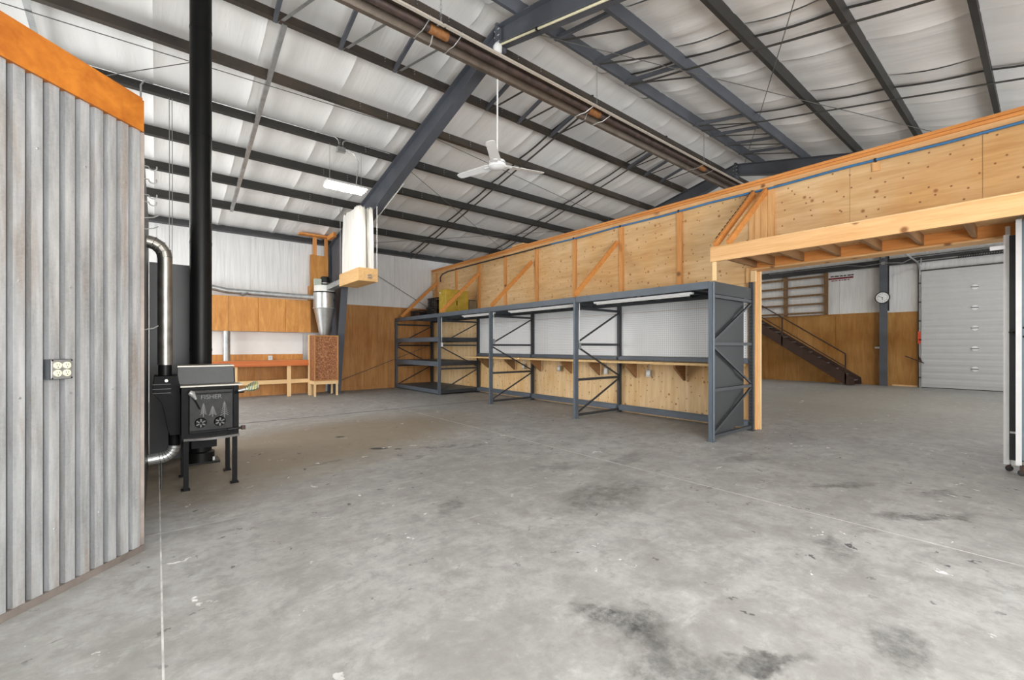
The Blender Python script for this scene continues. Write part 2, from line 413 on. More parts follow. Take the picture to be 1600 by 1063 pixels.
# ------------------------------------------------------------------ geometry helpers
class MB:
    def __init__(self):
        self.v, self.f = [], []
    def add(self, vs, fs):
        o = len(self.v)
        self.v += [tuple(p) for p in vs]
        self.f += [tuple(i + o for i in f) for f in fs]
        return self
    def box(self, x0, x1, y0, y1, z0, z1):
        return self.add([(x0, y0, z0), (x1, y0, z0), (x1, y1, z0), (x0, y1, z0), (x0, y0, z1), (x1, y0, z1), (x1, y1, z1), (x0, y1, z1)],
                        [(0, 3, 2, 1), (4, 5, 6, 7), (0, 1, 5, 4), (1, 2, 6, 5), (2, 3, 7, 6), (3, 0, 4, 7)])
    def bar(self, p, q, w, h, up=(0, 0, 1)):
        """box from p to q: w across, h along 'up' (made square to the bar)"""
        p, q = Vector(p), Vector(q)
        d = (q - p).normalized()
        u = Vector(up)
        s = d.cross(u)
        if s.length < 1e-5:
            s = d.cross(Vector((1, 0, 0)))
        s.normalize()
        u = s.cross(d).normalized()
        a, c = s * w / 2, u * h / 2
        vs = [e + i * a + j * c for e in (p, q) for i, j in ((-1, -1), (1, -1), (1, 1), (-1, 1))]
        return self.add(vs, [(0, 1, 2, 3), (7, 6, 5, 4), (0, 4, 5, 1), (1, 5, 6, 2), (2, 6, 7, 3), (3, 7, 4, 0)])
    def tube(self, pts, r, n=10, cap=True):
        pts = [Vector(p) for p in pts]
        rr = r if isinstance(r, (list, tuple)) else [r] * len(pts)
        vs, prev = [], None
        for i, p in enumerate(pts):
            t = (pts[min(i + 1, len(pts) - 1)] - pts[max(i - 1, 0)]).normalized()
            if prev is None:
                a = t.cross(Vector((0, 0, 1)))
                if a.length < 1e-4:
                    a = Vector((1, 0, 0))
            else:
                a = prev - t * prev.dot(t)
            a.normalize()
            prev = a
            bvec = t.cross(a)
            vs += [p + (a * math.cos(2 * PI * k / n) + bvec * math.sin(2 * PI * k / n)) * rr[i] for k in range(n)]
        fs = [(i * n + k, i * n + (k + 1) % n, (i + 1) * n + (k + 1) % n, (i + 1) * n + k) for i in range(len(pts) - 1) for k in range(n)]
        if cap:
            fs += [tuple(range(n - 1, -1, -1)), tuple((len(pts) - 1) * n + k for k in range(n))]
        return self.add(vs, fs)
    def prism(self, poly, axis, a, c):
        """poly of 2-D points extruded from a to c along 'x' (poly = y,z), 'y' (x,z) or 'z' (x,y)"""
        def P(u, w, t):
            return {'x': (t, u, w), 'y': (u, t, w), 'z': (u, w, t)}[axis]
        n = len(poly)
        vs = [P(u, w, a) for u, w in poly] + [P(u, w, c) for u, w in poly]
        fs = [tuple(range(n)), tuple(range(2 * n - 1, n - 1, -1))]
        fs += [(i, i + n, (i + 1) % n + n, (i + 1) % n) for i in range(n)]
        return self.add(vs, fs)
    def lathe(self, prof, cx, cy, n=28):
        """(radius, z) profile turned about a vertical axis"""
        vs = [(cx + r * math.cos(2 * PI * k / n), cy + r * math.sin(2 * PI * k / n), z) for r, z in prof for k in range(n)]
        fs = [(i * n + k, i * n + (k + 1) % n, (i + 1) * n + (k + 1) % n, (i + 1) * n + k) for i in range(len(prof) - 1) for k in range(n)]
        fs += [tuple(range(n - 1, -1, -1)), tuple((len(prof) - 1) * n + k for k in range(n))]
        return self.add(vs, fs)
    def loft(self, rings, cap=True):
        n = len(rings[0])
        vs = [p for r in rings for p in r]
        fs = [(i * n + k, i * n + (k + 1) % n, (i + 1) * n + (k + 1) % n, (i + 1) * n + k) for i in range(len(rings) - 1) for k in range(n)]
        if cap:
            fs += [tuple(range(n - 1, -1, -1)), tuple((len(rings) - 1) * n + k for k in range(n))]
        return self.add(vs, fs)
    def build(self, name, mat, parent=None, smooth=False, loc=None, fix=True, bevel=0.0):
        me = bpy.data.meshes.new(name)
        base = Vector(parent_base(parent)) if parent else Vector((0, 0, 0))
        if loc is None and parent is None:
            xs, ys, zs = zip(*self.v)
            loc = ((min(xs) + max(xs)) / 2, (min(ys) + max(ys)) / 2, min(zs))
        off = base if parent else Vector(loc)
        me.from_pydata([tuple(Vector(p) - off) for p in self.v], [], self.f)
        if fix:
            bm = bmesh.new()
            bm.from_mesh(me)
            bmesh.ops.recalc_face_normals(bm, faces=bm.faces)
            bm.to_mesh(me)
            bm.free()
        me.materials.append(M[mat])
        if smooth:
            me.polygons.foreach_set('use_smooth', [True] * len(me.polygons))
            me.set_sharp_from_angle(angle=math.radians(38))
        me.update()
        o = bpy.data.objects.new(name, me)
        COL.objects.link(o)
        if parent:
            o.parent = parent
        else:
            o.location = loc
        if bevel:
            b = o.modifiers.new('bevel', 'BEVEL')
            b.width = bevel
            b.segments = 2
            b.limit_method = 'ANGLE'
        return o

def parent_base(o):
    b = Vector((0, 0, 0))
    while o is not None:
        b += o.location
        o = o.parent
    return b

def thing(name, label, cat, loc, group=None):
    o = bpy.data.objects.new(name, None)
    o.empty_display_size = 0.1
    COL.objects.link(o)
    o.location = loc
    return tag(o, label, cat, group)

def tag(o, label, cat, group=None):
    o['label'] = label
    o['category'] = cat
    if group:
        o['group'] = group
    return o

def struct(name, loc=(0, 0, 0), label=None):
    o = bpy.data.objects.new(name, None)
    o.empty_display_size = 0.1
    COL.objects.link(o)
    o.location = loc
    o['kind'] = 'structure'
    if label:
        o['label'] = label
    return o

def arc(c, r, a0, a1, n, ux, uy):
    c, ux, uy = Vector(c), Vector(ux), Vector(uy)
    return [c + ux * r * math.cos(a0 + (a1 - a0) * i / n) + uy * r * math.sin(a0 + (a1 - a0) * i / n) for i in range(n + 1)]

def text_mesh(name, s, size, mat, parent, origin, right, up, depth=0.002, align='CENTER'):
    cu = bpy.data.curves.new(name, 'FONT')
    cu.body = s
    cu.size = size
    cu.extrude = depth
    cu.align_x = align
    cu.align_y = 'CENTER'
    tmp = bpy.data.objects.new(name + '_tmp', cu)
    COL.objects.link(tmp)
    bpy.context.view_layer.update()
    dg = bpy.context.evaluated_depsgraph_get()
    me = bpy.data.meshes.new_from_object(tmp.evaluated_get(dg))
    bpy.data.objects.remove(tmp)
    bpy.data.curves.remove(cu)
    r, u = Vector(right).normalized(), Vector(up).normalized()
    n = r.cross(u)
    mt = Matrix((r, u, n)).transposed().to_4x4()
    mt.translation = Vector(origin) - parent_base(parent)
    me.transform(mt)
    me.materials.clear()
    me.materials.append(M[mat])
    o = bpy.data.objects.new(name, me)
    COL.objects.link(o)
    o.parent = parent
    return o

# ------------------------------------------------------------------ building frame numbers
XL, XR = -3.8, 19.0           # end walls
YF, YB = -3.0, 13.2           # front (behind the camera) and back eave walls
SL = 0.2232                   # roof slope
RIDGE = 5.06
def zp(y):                    # underside of the purlins
    return 4.2 + SL * (12.95 - y) if y >= RIDGE else 4.2 + SL * (12.95 - (2 * RIDGE - y))
def zb(y):                    # underside of the rafters
    yy = y if y >= RIDGE else 2 * RIDGE - y
    return 5.45 + 0.278 * (5.94 - yy)

# ------------------------------------------------------------------ floor
fl = struct('floor', (0, 0, 0), 'stained grey concrete slab floor with saw-cut joints')
MB().box(XL, XR, YF, YB, -0.12, -0.03).build('slab_base', 'cement', fl)
for k, x in enumerate((0.02, 3.98, 7.94, 11.9, 15.86)):
    MB().box(x - 0.012, x + 0.012, YF, YB, -0.09, -0.0008).build('joint_filler', 'cement', fl)
for k, y in enumerate((-0.7, 3.9, 8.62)):
    MB().box(XL, XR, y - 0.025, y + 0.025, -0.09, -0.0012).build('joint_filler', 'joint_mid' if y < 8 else 'joint_dark', fl)
xj = [XL, 0.02, 3.98, 7.94, 11.9, 15.86, XR]
yj = [YF, -0.7, 3.9, 8.62, YB]
for i in range(len(xj) - 1):
    for j in range(len(yj) - 1):
        g = 0.0065
        h = 0.022
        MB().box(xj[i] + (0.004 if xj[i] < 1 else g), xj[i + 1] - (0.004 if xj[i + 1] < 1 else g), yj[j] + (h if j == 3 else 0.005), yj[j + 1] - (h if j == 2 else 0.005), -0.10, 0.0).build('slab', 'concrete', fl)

# ------------------------------------------------------------------ outer walls
# back wall
wb = struct('wall_back', (0, YB, 0))
zt = 4.44
MB().box(XL, XR, YB + 0.02, YB + 0.14, 0, zt).build('wall_core', 'white_paint', wb)
xs = [XL, -1.9, 0.0, 1.9, 4.05, 5.9, 7.7, 9.6, 11.5, 13.4, 15.3, 17.2, XR]
for a, c in zip(xs[:-1], xs[1:]):
    MB().box(a + 0.004, c - 0.004, YB, YB + 0.02, 0, zt).build('insulation_sheet', 'vinyl_wall', wb)
for a, c in ((4.12, 5.34), (5.348, 6.56), (6.568, 7.2), (0.9, 2.1), (2.108, 3.3), (3.308, 3.78)):
    top = 2.56 if a > 4 else 0.9
    MB().box(a, c, YB - 0.02, YB, 0.10 if a > 4 else 0.0, top).build('plywood_panel', 'ply_brown', wb)
MB().box(4.12, 7.2, YB - 0.04, YB, 0.0, 0.10).build('sill_board', 'ply_brown', wb)

# end wall of the far room
wr = struct('wall_right', (XR, 0, 0))
MB().prism([(YF, 0), (YB, 0), (YB, 4.4), (RIDGE, 6.2), (YF, 4.4)], 'x', XR + 0.02, XR + 0.14).build('wall_core', 'white_paint', wr)
ys = [YF, -1.2, 0.6, 2.5, 3.45, 4.75, 6.4, 8.0, 9.6, 11.3, YB]
for a, c in zip(ys[:-1], ys[1:]):
    pts = [(a + 0.004, 2.40), (c - 0.004, 2.40), (c - 0.004, zp(c) + 0.15)]
    if a < RIDGE < c:
        pts.append((RIDGE, zp(RIDGE) + 0.15))
    pts.append((a + 0.004, zp(a) + 0.15))
    MB().prism(pts, 'x', XR, XR + 0.02).build('insulation_sheet', 'vinyl_wall', wr)
for a, c in ((2.66, 3.42), (3.55, 4.86), (4.868, 6.08), (6.088, 7.30), (7.308, 8.52), (8.528, 9.74), (9.748, 11.0), (11.008, YB)):
    MB().box(XR - 0.018, XR + 0.02, a, c, 0.0, 2.44).build('plywood_panel', 'ply_far', wr)
MB().box(XR - 0.03, XR, 2.66, 3.30, 0.0, 0.05).build('sill_board', 'bench_pale', wr)
MB().box(XR - 0.03, XR, 3.62, 11.0, 2.44, 2.47).build('cap_board', 'ply_far', wr)
MB().box(XR - 0.20, XR, YF, YB, 4.0, 4.2).build('girt', 'frame_dark', wr)

# front wall behind the camera, with its open overhead doors
wf = struct('wall_front', (0, YF, 0))
edges = [XL] + [e for d in DOORS for e in d] + [XR]
for i in range(0, len(edges), 2):
    MB().box(edges[i], edges[i + 1], YF - 0.14, YF, 0, 4.45).build('wall_panel', 'vinyl_wall', wf)
for a, c in DOORS:
    MB().box(a, c, YF - 0.14, YF, DOOR_H, 4.45).build('lintel_panel', 'vinyl_wall', wf)
wl = struct('wall_left', (XL, 0, 0))
def ztop(y):
    return 6.25 - (6.25 - 4.45) * abs(y - RIDGE) / 8.28
MB().prism([(YF - .14, 0), (SIDE[0], 0), (SIDE[0], ztop(SIDE[0])), (RIDGE, 6.25), (YF - .14, 4.45)], 'x', XL - 0.14, XL).build('wall_core', 'vinyl_wall', wl)
MB().prism([(SIDE[1], 0), (YB + .14, 0), (YB + .14, 4.45), (SIDE[1], ztop(SIDE[1]))], 'x', XL - 0.14, XL).build('wall_core', 'vinyl_wall', wl)
MB().prism([(SIDE[0], DOOR_H), (SIDE[1], DOOR_H), (SIDE[1], ztop(SIDE[1])), (SIDE[0], ztop(SIDE[0]))], 'x', XL - 0.14, XL).build('lintel_panel', 'vinyl_wall', wl)

# ------------------------------------------------------------------ ceiling: insulation sheets per roof strip
cl = struct('ceiling', (0, RIDGE, 5.9), 'white vinyl insulation sheets draped over the roof purlins')
PL = [12.95 - 1.0715 * i for i in range(1, 8)]           # left slope purlins
PR = [4.64, 3.63, 2.62, 1.58, 0.55, -0.48, -1.5, -2.5]   # right slope purlins
def roof_sheet(x0, x1, sup, seed, deep):
    """one sheet of insulation from support to support; sags between purlins, with folded seams"""
    rnd = random.Random(seed)
    sup = sorted(sup)
    nx, ny = 12, 7
    X = [x0 + (x1 - x0) * i / nx for i in range(nx + 1)]
    q = 0.25 if deep < 0.03 else 0.8
    fold = [rnd.uniform(-0.012, 0.012) * q for _ in X]
    k1, k2 = rnd.randrange(3, 10), rnd.randrange(2, 11)
    fold[k1] -= deep * 0.7
    fold[k2] -= deep * 0.35
    Y = []
    for a, c in zip(sup[:-1], sup[1:]):
        Y += [a + (c - a) * j / ny for j in range(ny)]
    Y.append(sup[-1])
    vs = []
    for yi, y in enumerate(Y):
        j = yi % ny
        s = math.sin(PI * j / ny)
        bay = yi // ny
        rb = random.Random(seed * 31 + bay)
        amp = rb.uniform(0.5, 1.0) * (0.016 if deep < 0.03 else 0.03)
        for i, x in enumerate(X):
            e = min(i, nx - i)
            seam = {0: -0.030, 1: 0.006}.get(e, 0.0)
            wob = 0.010 * q * math.sin(i * 1.3 + bay * 2.1 + seed)
            vs.append((x, y, zp(y) + 0.222 + (-amp - 0.012 * (e == 0)) * s + (seam + fold[i] + wob) * (0.35 + 0.65 * s)))
    w = nx + 1
    fs = [(r * w + i, r * w + i + 1, (r + 1) * w + i + 1, (r + 1) * w + i) for r in range(len(Y) - 1) for i in range(nx)]
    m = MB().add(vs, fs)
    # flip so that the face looks down, and give it thickness with a back
    vs2 = [(p[0], p[1], p[2] + 0.07) for p in vs]
    m.add(vs2, [tuple(reversed(f)) for f in fs])
    return m
seams = [XL, -2.48, -1.26, -0.04, 1.18, 2.40, 3.62, 4.84, 6.06, 7.28, 8.5, 9.72, 10.94, 12.16, 13.4, 14.8, 16.2, 17.6, XR]
for i, (a, c) in enumerate(zip(seams[:-1], seams[1:])):
    roof_sheet(a, c, [YB + 0.1] + PL + [RIDGE], 100 + i, 0.018).build('insulation_sheet', 'vinyl', cl, smooth=True, fix=False)
    roof_sheet(a + 0.01, c + 0.01, [RIDGE] + PR + [YF - 0.1], 300 + i, 0.05).build('insulation_sheet', 'vinyl', cl, smooth=True, fix=False)

# ------------------------------------------------------------------ purlins
def purlin_mesh(y, x0, x1, side, lowz=None):
    """Z purlin 20 cm deep square to the slope; side=+1 on the back slope"""
    z = zp(y) if lowz is None else lowz
    t = -math.atan(SL) if side > 0 else math.atan(SL)
    ct, st = math.cos(t), math.sin(t)
    f, h, th, lip = 0.065, 0.205, 0.006, 0.016
    # bottom flange reaches towards the camera, top flange away from it
    prof = [(0, 0), (-f, 0), (-f, lip), (-f + th, lip), (-f + th, th), (-th, th), (-th, h), (f, h), (f, h - lip), (f - th, h - lip), (f - th, h - th), (0, h - th)]
    return MB().prism([(y + u * ct - w * st, z + u * st + w * ct) for u, w in prof], 'x', x0, x1)
ORD = ['first', 'second', 'third', 'fourth', 'fifth', 'sixth', 'seventh']
ev = MB().prism([(YB - 0.20, 4.2), (YB - 0.002, 4.2), (YB - 0.002, 4.43), (YB - 0.03, 4.43), (YB - 0.03, 4.22), (YB - 0.14, 4.22), (YB - 0.14, 4.26), (YB - 0.20, 4.26)], 'x', XL + 0.01, XR - 0.21).build('eave_strut', 'frame_dark')
tag(ev, 'dark steel eave strut along the top of the white back wall', 'beam')
def bolts(parent, x, y, z, m='galv'):
    b = MB()
    for k in range(3):
        b.tube([(x, y - 0.012, z + 0.05 + k * 0.045), (x, y + 0.002, z + 0.05 + k * 0.045)], 0.008, 6)
    o = b.build('bolt_row', m, parent)
    o['kind'] = 'stuff'
for i, y in enumerate(PL):
    mat = 'purlin_rust' if i in (4, 5, 6) else 'purlin'
    lab = ORD[i] + ' dark steel purlin up from the back wall, white insulation behind' if i < 6 else 'topmost back-slope purlin, next to the ridge above the tube heater'
    t = thing('roof_purlin', lab, 'beam', (XL, y, zp(y)), 'purlins of the back roof slope')
    purlin_mesh(y, XL + 0.01, XR - 0.01, 1).build('purlin_section', mat, t)
    for x in (2.75, 3.25, 4.55, 5.05, 10.9, 12.1):
        bolts(t, x, y - 0.010, zp(y))
for i, y in enumerate(PR):
    labs = ['first dark steel purlin on the camera side of the ridge', 'second purlin down from the ridge on the camera side, tied by cross struts',
            'third purlin down from the ridge on the camera side', 'fourth purlin down from the ridge, crossing the upper right',
            'steepest-looking purlin at the far upper right of the picture', 'purlin of the front slope passing over the camera',
            'purlin of the front slope just behind the camera', 'purlin lowest on the front slope, behind the camera']
    t = thing('roof_purlin', labs[i], 'beam', (XL, y, zp(y)), 'purlins of the front roof slope')
    purlin_mesh(y, XL + 0.01, XR - 0.01, -1).build('purlin_section', 'frame' if i < 2 else 'purlin', t)

# ------------------------------------------------------------------ portal frames
def portal(xc, label):
    t = thing('steel_portal_frame', label, 'steel frame', (xc, RIDGE, 0))
    hw, th = 0.09, 0.012
    for s in (1, -1):
        Y = (lambda y: y) if s > 0 else (lambda y: 2 * RIDGE - y)
        top = [(Y(RIDGE), zp(RIDGE) - 0.002), (Y(13.1), zp(13.1) - 0.002)]
        bot = [(Y(RIDGE), zb(RIDGE)), (Y(11.7), zb(11.7))]
        web = [top[0], top[1], (Y(13.1), 0), (Y(12.5), 0), bot[1], bot[0]]
        MB().prism(web, 'x', xc - 0.006, xc + 0.006).build('web', 'frame', t)
        def flange(a, c, nm, dz):
            d = Vector((0, c[0] - a[0], c[1] - a[1])).normalized()
            up = Vector((1, 0, 0)).cross(d)
            MB().bar((xc, a[0], a[1]), (xc, c[0], c[1]), 2 * hw, th, up).build(nm, 'frame', t)
        flange((top[0][0], top[0][1] - th / 2), (top[1][0], top[1][1] - th / 2), 'top_flange', 0)
        flange(bot[0], bot[1], 'bottom_flange', 0)
        flange((Y(11.7), zb(11.7)), (Y(12.5), 0.0), 'column_flange', 0)
        flange((Y(13.1), 0.0), (Y(13.1), zp(13.1)), 'column_flange', 0)
        MB().bar((xc, Y(11.7), zb(11.7)), (xc, Y(11.85), zp(11.85)), 2 * hw - 0.01, th, (0, 1, 0)).build('stiffener', 'frame', t)
        MB().box(xc - 0.16, xc + 0.16, min(Y(12.40), Y(13.15)), max(Y(12.40), Y(13.15)), 0, 0.016).build('base_plate', 'frame', t)
    MB().box(xc - hw, xc + hw, RIDGE - 0.022, RIDGE - 0.003, zb(RIDGE) - 0.07, zp(RIDGE) + 0.03).build('splice_plate', 'frame', t)
    MB().box(xc - hw, xc + hw, RIDGE + 0.003, RIDGE + 0.022, zb(RIDGE) - 0.07, zp(RIDGE) + 0.03).build('splice_plate', 'frame', t)
    for sx in (-0.07, 0.07):
        for k in range(3):
            MB().tube([(xc + sx, RIDGE - 0.06, zb(RIDGE) + 0.02 + k * 0.09), (xc + sx, RIDGE + 0.05, zb(RIDGE) + 0.02 + k * 0.09)], 0.012, 6).build('bolt', 'galv', t)
    return t
XF = 3.90
portal(XF, 'grey steel portal frame rising over the dust collector to the ridge')
portal(XF + 7.62, 'far steel portal frame showing beyond the top of the plywood partition')
portal(XF - 7.62 + 0.05, 'steel portal frame by the left end wall, out of the picture')

# ------------------------------------------------------------------ roof bridging
def on_roof(x, y, off):
    return (x, y, zp(y) + off)
# galvanized angle hung under the back-slope purlins, near bay
for x, lab in ((1.34, 'galvanized angle running down under the purlins behind the black flue pipe'), (-1.20, 'galvanized angle under the purlins above the orange board')):
    t = thing('bridging_angle', lab, 'roof brace', (x, PL[5], zp(PL[5])), 'galvanized bridging angles')
    a, c = on_roof(x, PL[5] - 0.03, -0.006), on_roof(x, PL[0] + 0.05, -0.006)
    MB().bar(a, c, 0.062, 0.004, (0, 0, 1)).build('angle_leg', 'galv', t)
    MB().bar((a[0] - 0.031, a[1], a[2] + 0.03), (c[0] - 0.031, c[1], c[2] + 0.03), 0.004, 0.06, (0, 0, 1)).build('angle_leg', 'galv', t)
# flat straps above and below the purlins, beyond the near frame
for x in (6.41, 8.95, 14.0, 16.5):
    for side, ys_ in ((1, [YB - 0.1] + PL), (-1, PR)):
        for off, nm in ((0.19, 'upper'), (-0.004, 'lower')):
            pts = []
            for a, c in zip(ys_[:-1], ys_[1:]):
                for j in range(4):
                    y = a + (c - a) * j / 4
                    pts.append(on_roof(x, y, off - (0.030 if nm == 'upper' else 0.006) * math.sin(PI * j / 4)))
            pts.append(on_roof(x, ys_[-1], off))
            m = MB()
            for p, q in zip(pts[:-1], pts[1:]):
                m.bar(p, q, 0.044, 0.010, (0, 0, 1))
            o = m.build('purlin_strap', 'strap')
            where = {6.41: 'over the plywood partition', 8.95: 'just beyond the partition', 14.0: 'in the far bay', 16.5: 'near the far end wall'}[x]
            tag(o, f'{nm} dark purlin strap on the {"back" if side > 0 else "front"} roof slope {where}', 'strap', 'purlin straps')
# lattice struts between purlins either side of the ridge
def lattice(xs_, ya, yb, diag_mat, lab, grp, dd):
    for k, x in enumerate(xs_):
        t = thing('ridge_strut', lab[k] if k < len(lab) else lab[-1], 'roof brace', on_roof(x, ya, 0), grp)
        MB().bar(on_roof(x, ya, 0.012), on_roof(x, yb, 0.03), 0.05, 0.05).build('strut', 'frame', t)
        if dd:
            MB().bar(on_roof(x + 0.05, ya, 0.004), on_roof(x + dd, yb, 0.03), 0.042, 0.006).build('diagonal', diag_mat, t)
lattice([1.22, 2.07, 2.90], PL[5], PL[6], 'galv', ['strut with silver diagonal between upper purlins, farthest from the frame', 'strut with silver diagonal between upper purlins, middle of three', 'strut with silver diagonal between upper purlins, nearest the frame'], 'ridge lattice struts', 0.62)
lattice([4.68, 5.44, 6.30, 8.9, 9.6, 10.3], PL[5], PL[6], 'strap', ['dark ridge strut just right of the fan rod', 'dark ridge strut second right of the fan rod', 'dark ridge strut above the fan blades', 'dark ridge strut below the heater, first of the far three', 'dark ridge strut below the heater, middle of the far three', 'dark ridge strut below the heater, last of the far three'], 'ridge lattice struts', 0.5)
lattice([4.60, 5.47, 6.30, 8.6, 9.3, 10.0, 10.7], PR[0], PR[1], 'strap', ['cross strut right of the ridge splice at the top of the picture', 'cross strut above the heater chain', 'third cross strut above the heater', 'far cross strut above the partition, first of four', 'far cross strut above the partition, second of four', 'far cross strut above the partition, third of four', 'far cross strut nearest the far frame'], 'ridge lattice struts', 0.45)
# thin bracing rods
RODS = [((3.9, 8.55), (11.5, 12.9), 'thin brace rod slanting down right of the fan to the back wall'),
        ((11.5, 8.55), (3.9, 7.55), 'thin brace rod crossing behind the ceiling fan'),
        ((3.9, 12.9), (11.5, 8.7), 'thin brace rod low on the back roof slope'),
        ((4.0, 4.9), (11.4, 0.9), 'thin brace rod slanting across the front roof slope'),
        ((4.0, 1.0), (11.4, 4.8), 'thin brace rod crossing the front slope toward the far splice'),
        ((-1.43, 7.77), (3.8, 7.55), 'thin black cable over the orange board to the frame'),
        ((0.40, 7.70), (-2.5, 10.1), 'thin cable from the flue down to the back left'),
        ((11.6, 3.9), (18.8, -2.4), 'thin brace rod at the far upper right')]
for a, c, lab in RODS:
    n = 8
    pts = []
    for i in range(n + 1):
        x, y = a[0] + (c[0] - a[0]) * i / n, a[1] + (c[1] - a[1]) * i / n
        pts.append((x, y, zp(y) - 0.014 - 0.01 * math.sin(PI * i / n)))
    tag(MB().tube(pts, 0.006, 6).build('brace_rod', 'rod'), lab, 'rod', 'roof brace rods')

for p, q, lab in (((4.0, 13.08, 0.25), (7.1, 13.08, 1.35), 'thin brace rod rising across the brown plywood of the back wall'),
                  ((4.0, 13.08, 4.15), (7.1, 13.08, 2.57), 'thin brace rod falling across the white back wall behind the filter box')):
    tag(MB().tube([p, q], 0.008, 6).build('brace_rod', 'rod'), lab, 'rod', 'wall brace rods')

# ------------------------------------------------------------------ plywood partition wall
WX = 7.25
wp = struct('wall_partition', (WX, 2.9, 0))
studs = [12.87, 11.64, 10.40, 9.17, 7.93, 6.68, 5.42, 4.16]
ends = [13.18] + studs + [2.92]
for a, c in zip(ends[:-1], ends[1:]):
    MB().box(WX, WX + 0.018, c + 0.002, a - 0.002, 2.302, 3.80).build('plywood_panel', 'ply', wp)
    MB().box(WX, WX + 0.018, c + 0.002, a - 0.002, 0.0, 2.298).build('plywood_panel', 'ply_low', wp)
for a, c in ((2.916, 1.70), (1.696, 0.48), (0.476, -0.74), (-0.744, -2.98)):
    MB().box(WX, WX + 0.018, c, a, 2.54, 3.80).build('plywood_panel', 'ply', wp)
MB().box(WX, WX + 0.018, -2.98, -2.0, 0, 2.536).build('plywood_panel', 'ply_low', wp)
for i, y in enumerate(studs):
    MB().box(WX - 0.038, WX, y - 0.045, y + 0.045, 2.22, 3.74).build('stud', 'lum_oz', wp)
    MB().box(WX - 0.002, WX, y - 0.05, y + 0.05, 0.02, 2.2).build('seam_batten', 'ply_low', wp)
for y0, y1 in ((2.62, 2.70), (2.705, 2.80), (2.805, 2.90), (2.905, 2.98)):
    MB().box(WX - 0.040 + (y0 > 2.8) * 0.012, WX, y0, y1, 2.60, 3.74).build('stud', 'lum_z', wp)
MB().box(WX - 0.02, WX, 1.38, 1.46, 3.58, 3.74).build('cleat', 'lum_z', wp)
MB().box(WX + 0.02, WX + 0.11, 2.90, 2.94, 0, 2.54).build('jamb_stud', 'lum_z', wp)
MB().box(WX + 0.02, WX + 0.11, 2.94, 13.18, 0, 3.80).build('back_framing', 'lum_z', wp)
MB().box(WX - 0.04, WX, 2.935, 3.02, 0.0, 2.54).build('stud', 'lum_z', wp)
MB().box(WX + 0.10, WX + 0.14, 2.86, 2.955, 0.0, 2.56).build('jamb_board', 'bench_pale', wp)
MB().box(WX + 0.02, WX + 0.11, -2.98, 2.94, 2.54, 3.80).build('back_framing', 'lum_y', wp)
MB().box(WX - 0.04, WX + 0.12, -2.98, 13.18, 3.80, 3.838).build('top_plate', 'lum_o', wp)
MB().box(WX - 0.055, WX + 0.12, -2.98, 13.18, 3.840, 3.878).build('top_plate', 'lum_o', wp)
MB().box(WX - 0.02, WX, -2.98, 13.0, 3.735, 3.80).build('ledger', 'lum_y', wp)
MB().box(WX - 0.05, WX + 0.02, 12.92, 13.19, 3.18, 3.80).build('end_block', 'ply', wp)
MB().box(WX - 0.1, WX + 0.06, 8.35, 8.8, 3.88, 3.92).build('scrap_board', 'lum_y', wp)
# blue air line
pts = [(WX - 0.045, 12.6, 3.45), (WX - 0.045, 12.62, 3.60)] + [(WX - 0.05, 12.5, 3.70)] + [(WX - 0.05, 11.0 - k * 1.25, 3.742 + 0.006 * math.sin(k * 2.1)) for k in range(11)]
ap = thing('air_line', 'blue compressed-air pipe along the top of the plywood partition', 'pipe', (WX, 5, 3.7))
MB().tube([(WX - 0.045, 7.4 - k * 0.95, 3.712 + (-0.012 if k % 2 else 0.006)) for k in range(12)], 0.017, 10).build('blue_tube', 'blue_pipe', ap, smooth=True)
MB().tube([(WX - 0.05, 12.55, 3.42), (WX - 0.05, 12.58, 3.56), (WX - 0.05, 12.45, 3.66), (WX - 0.05, 12.1, 3.70), (WX - 0.045, 10, 3.708), (WX - 0.045, 7.4, 3.712)], 0.017, 10).build('grey_tube', 'rack_dark', ap, smooth=True)
for y in (11.6, 9.2, 7.94, 6.68, 5.42, 4.16, 2.92, 1.42):
    MB().box(WX - 0.066, WX - 0.02, y - 0.012, y + 0.012, 3.692, 3.732).build('clip', 'black', ap)

# ------------------------------------------------------------------ steel storage rack
RF, RB = 5.90, 7.17
FY = [13.08, 10.36, 8.02, 5.42, 2.92]
rk = thing('pallet_rack', 'long grey steel pallet rack standing against the plywood partition', 'shelving', (RF, 8.0, 0))
def rpost(x, y, h, mat):
    m = MB()
    # C section post with a row of slots pressed into the open side
    m.box(x - 0.035, x + 0.035, y - 0.03, y - 0.026, 0, h)
    m.box(x - 0.035, x - 0.031, y - 0.03, y + 0.03, 0, h)
    m.box(x + 0.031, x + 0.035, y - 0.03, y + 0.03, 0, h)
    o = m.build('post', mat, rk)
    MB().box(x - 0.055, x + 0.055, y - 0.05, y + 0.05, 0, 0.008).build('foot_plate', mat, rk)
    return o
for k, y in enumerate(FY):
    rpost(RF, y, 2.19, 'rack')
    rpost(RB, y, 2.19 if k < 4 else 2.30, 'rack_dark')
    zz = [0.06, 0.70, 1.34, 2.00]
    for z in zz:
        MB().box(RF, RB, y - 0.018, y + 0.018, z - 0.022, z + 0.022).build('frame_strut', 'rack_dark', rk)
    for j in range(3):
        a, c = (RF + 0.04, RB - 0.04) if j % 2 == 0 else (RB - 0.04, RF + 0.04)
        MB().bar((a, y, zz[j] + 0.04), (c, y, zz[j + 1] - 0.04), 0.026, 0.026, (0, 1, 0)).build('frame_brace', 'rack_dark', rk)
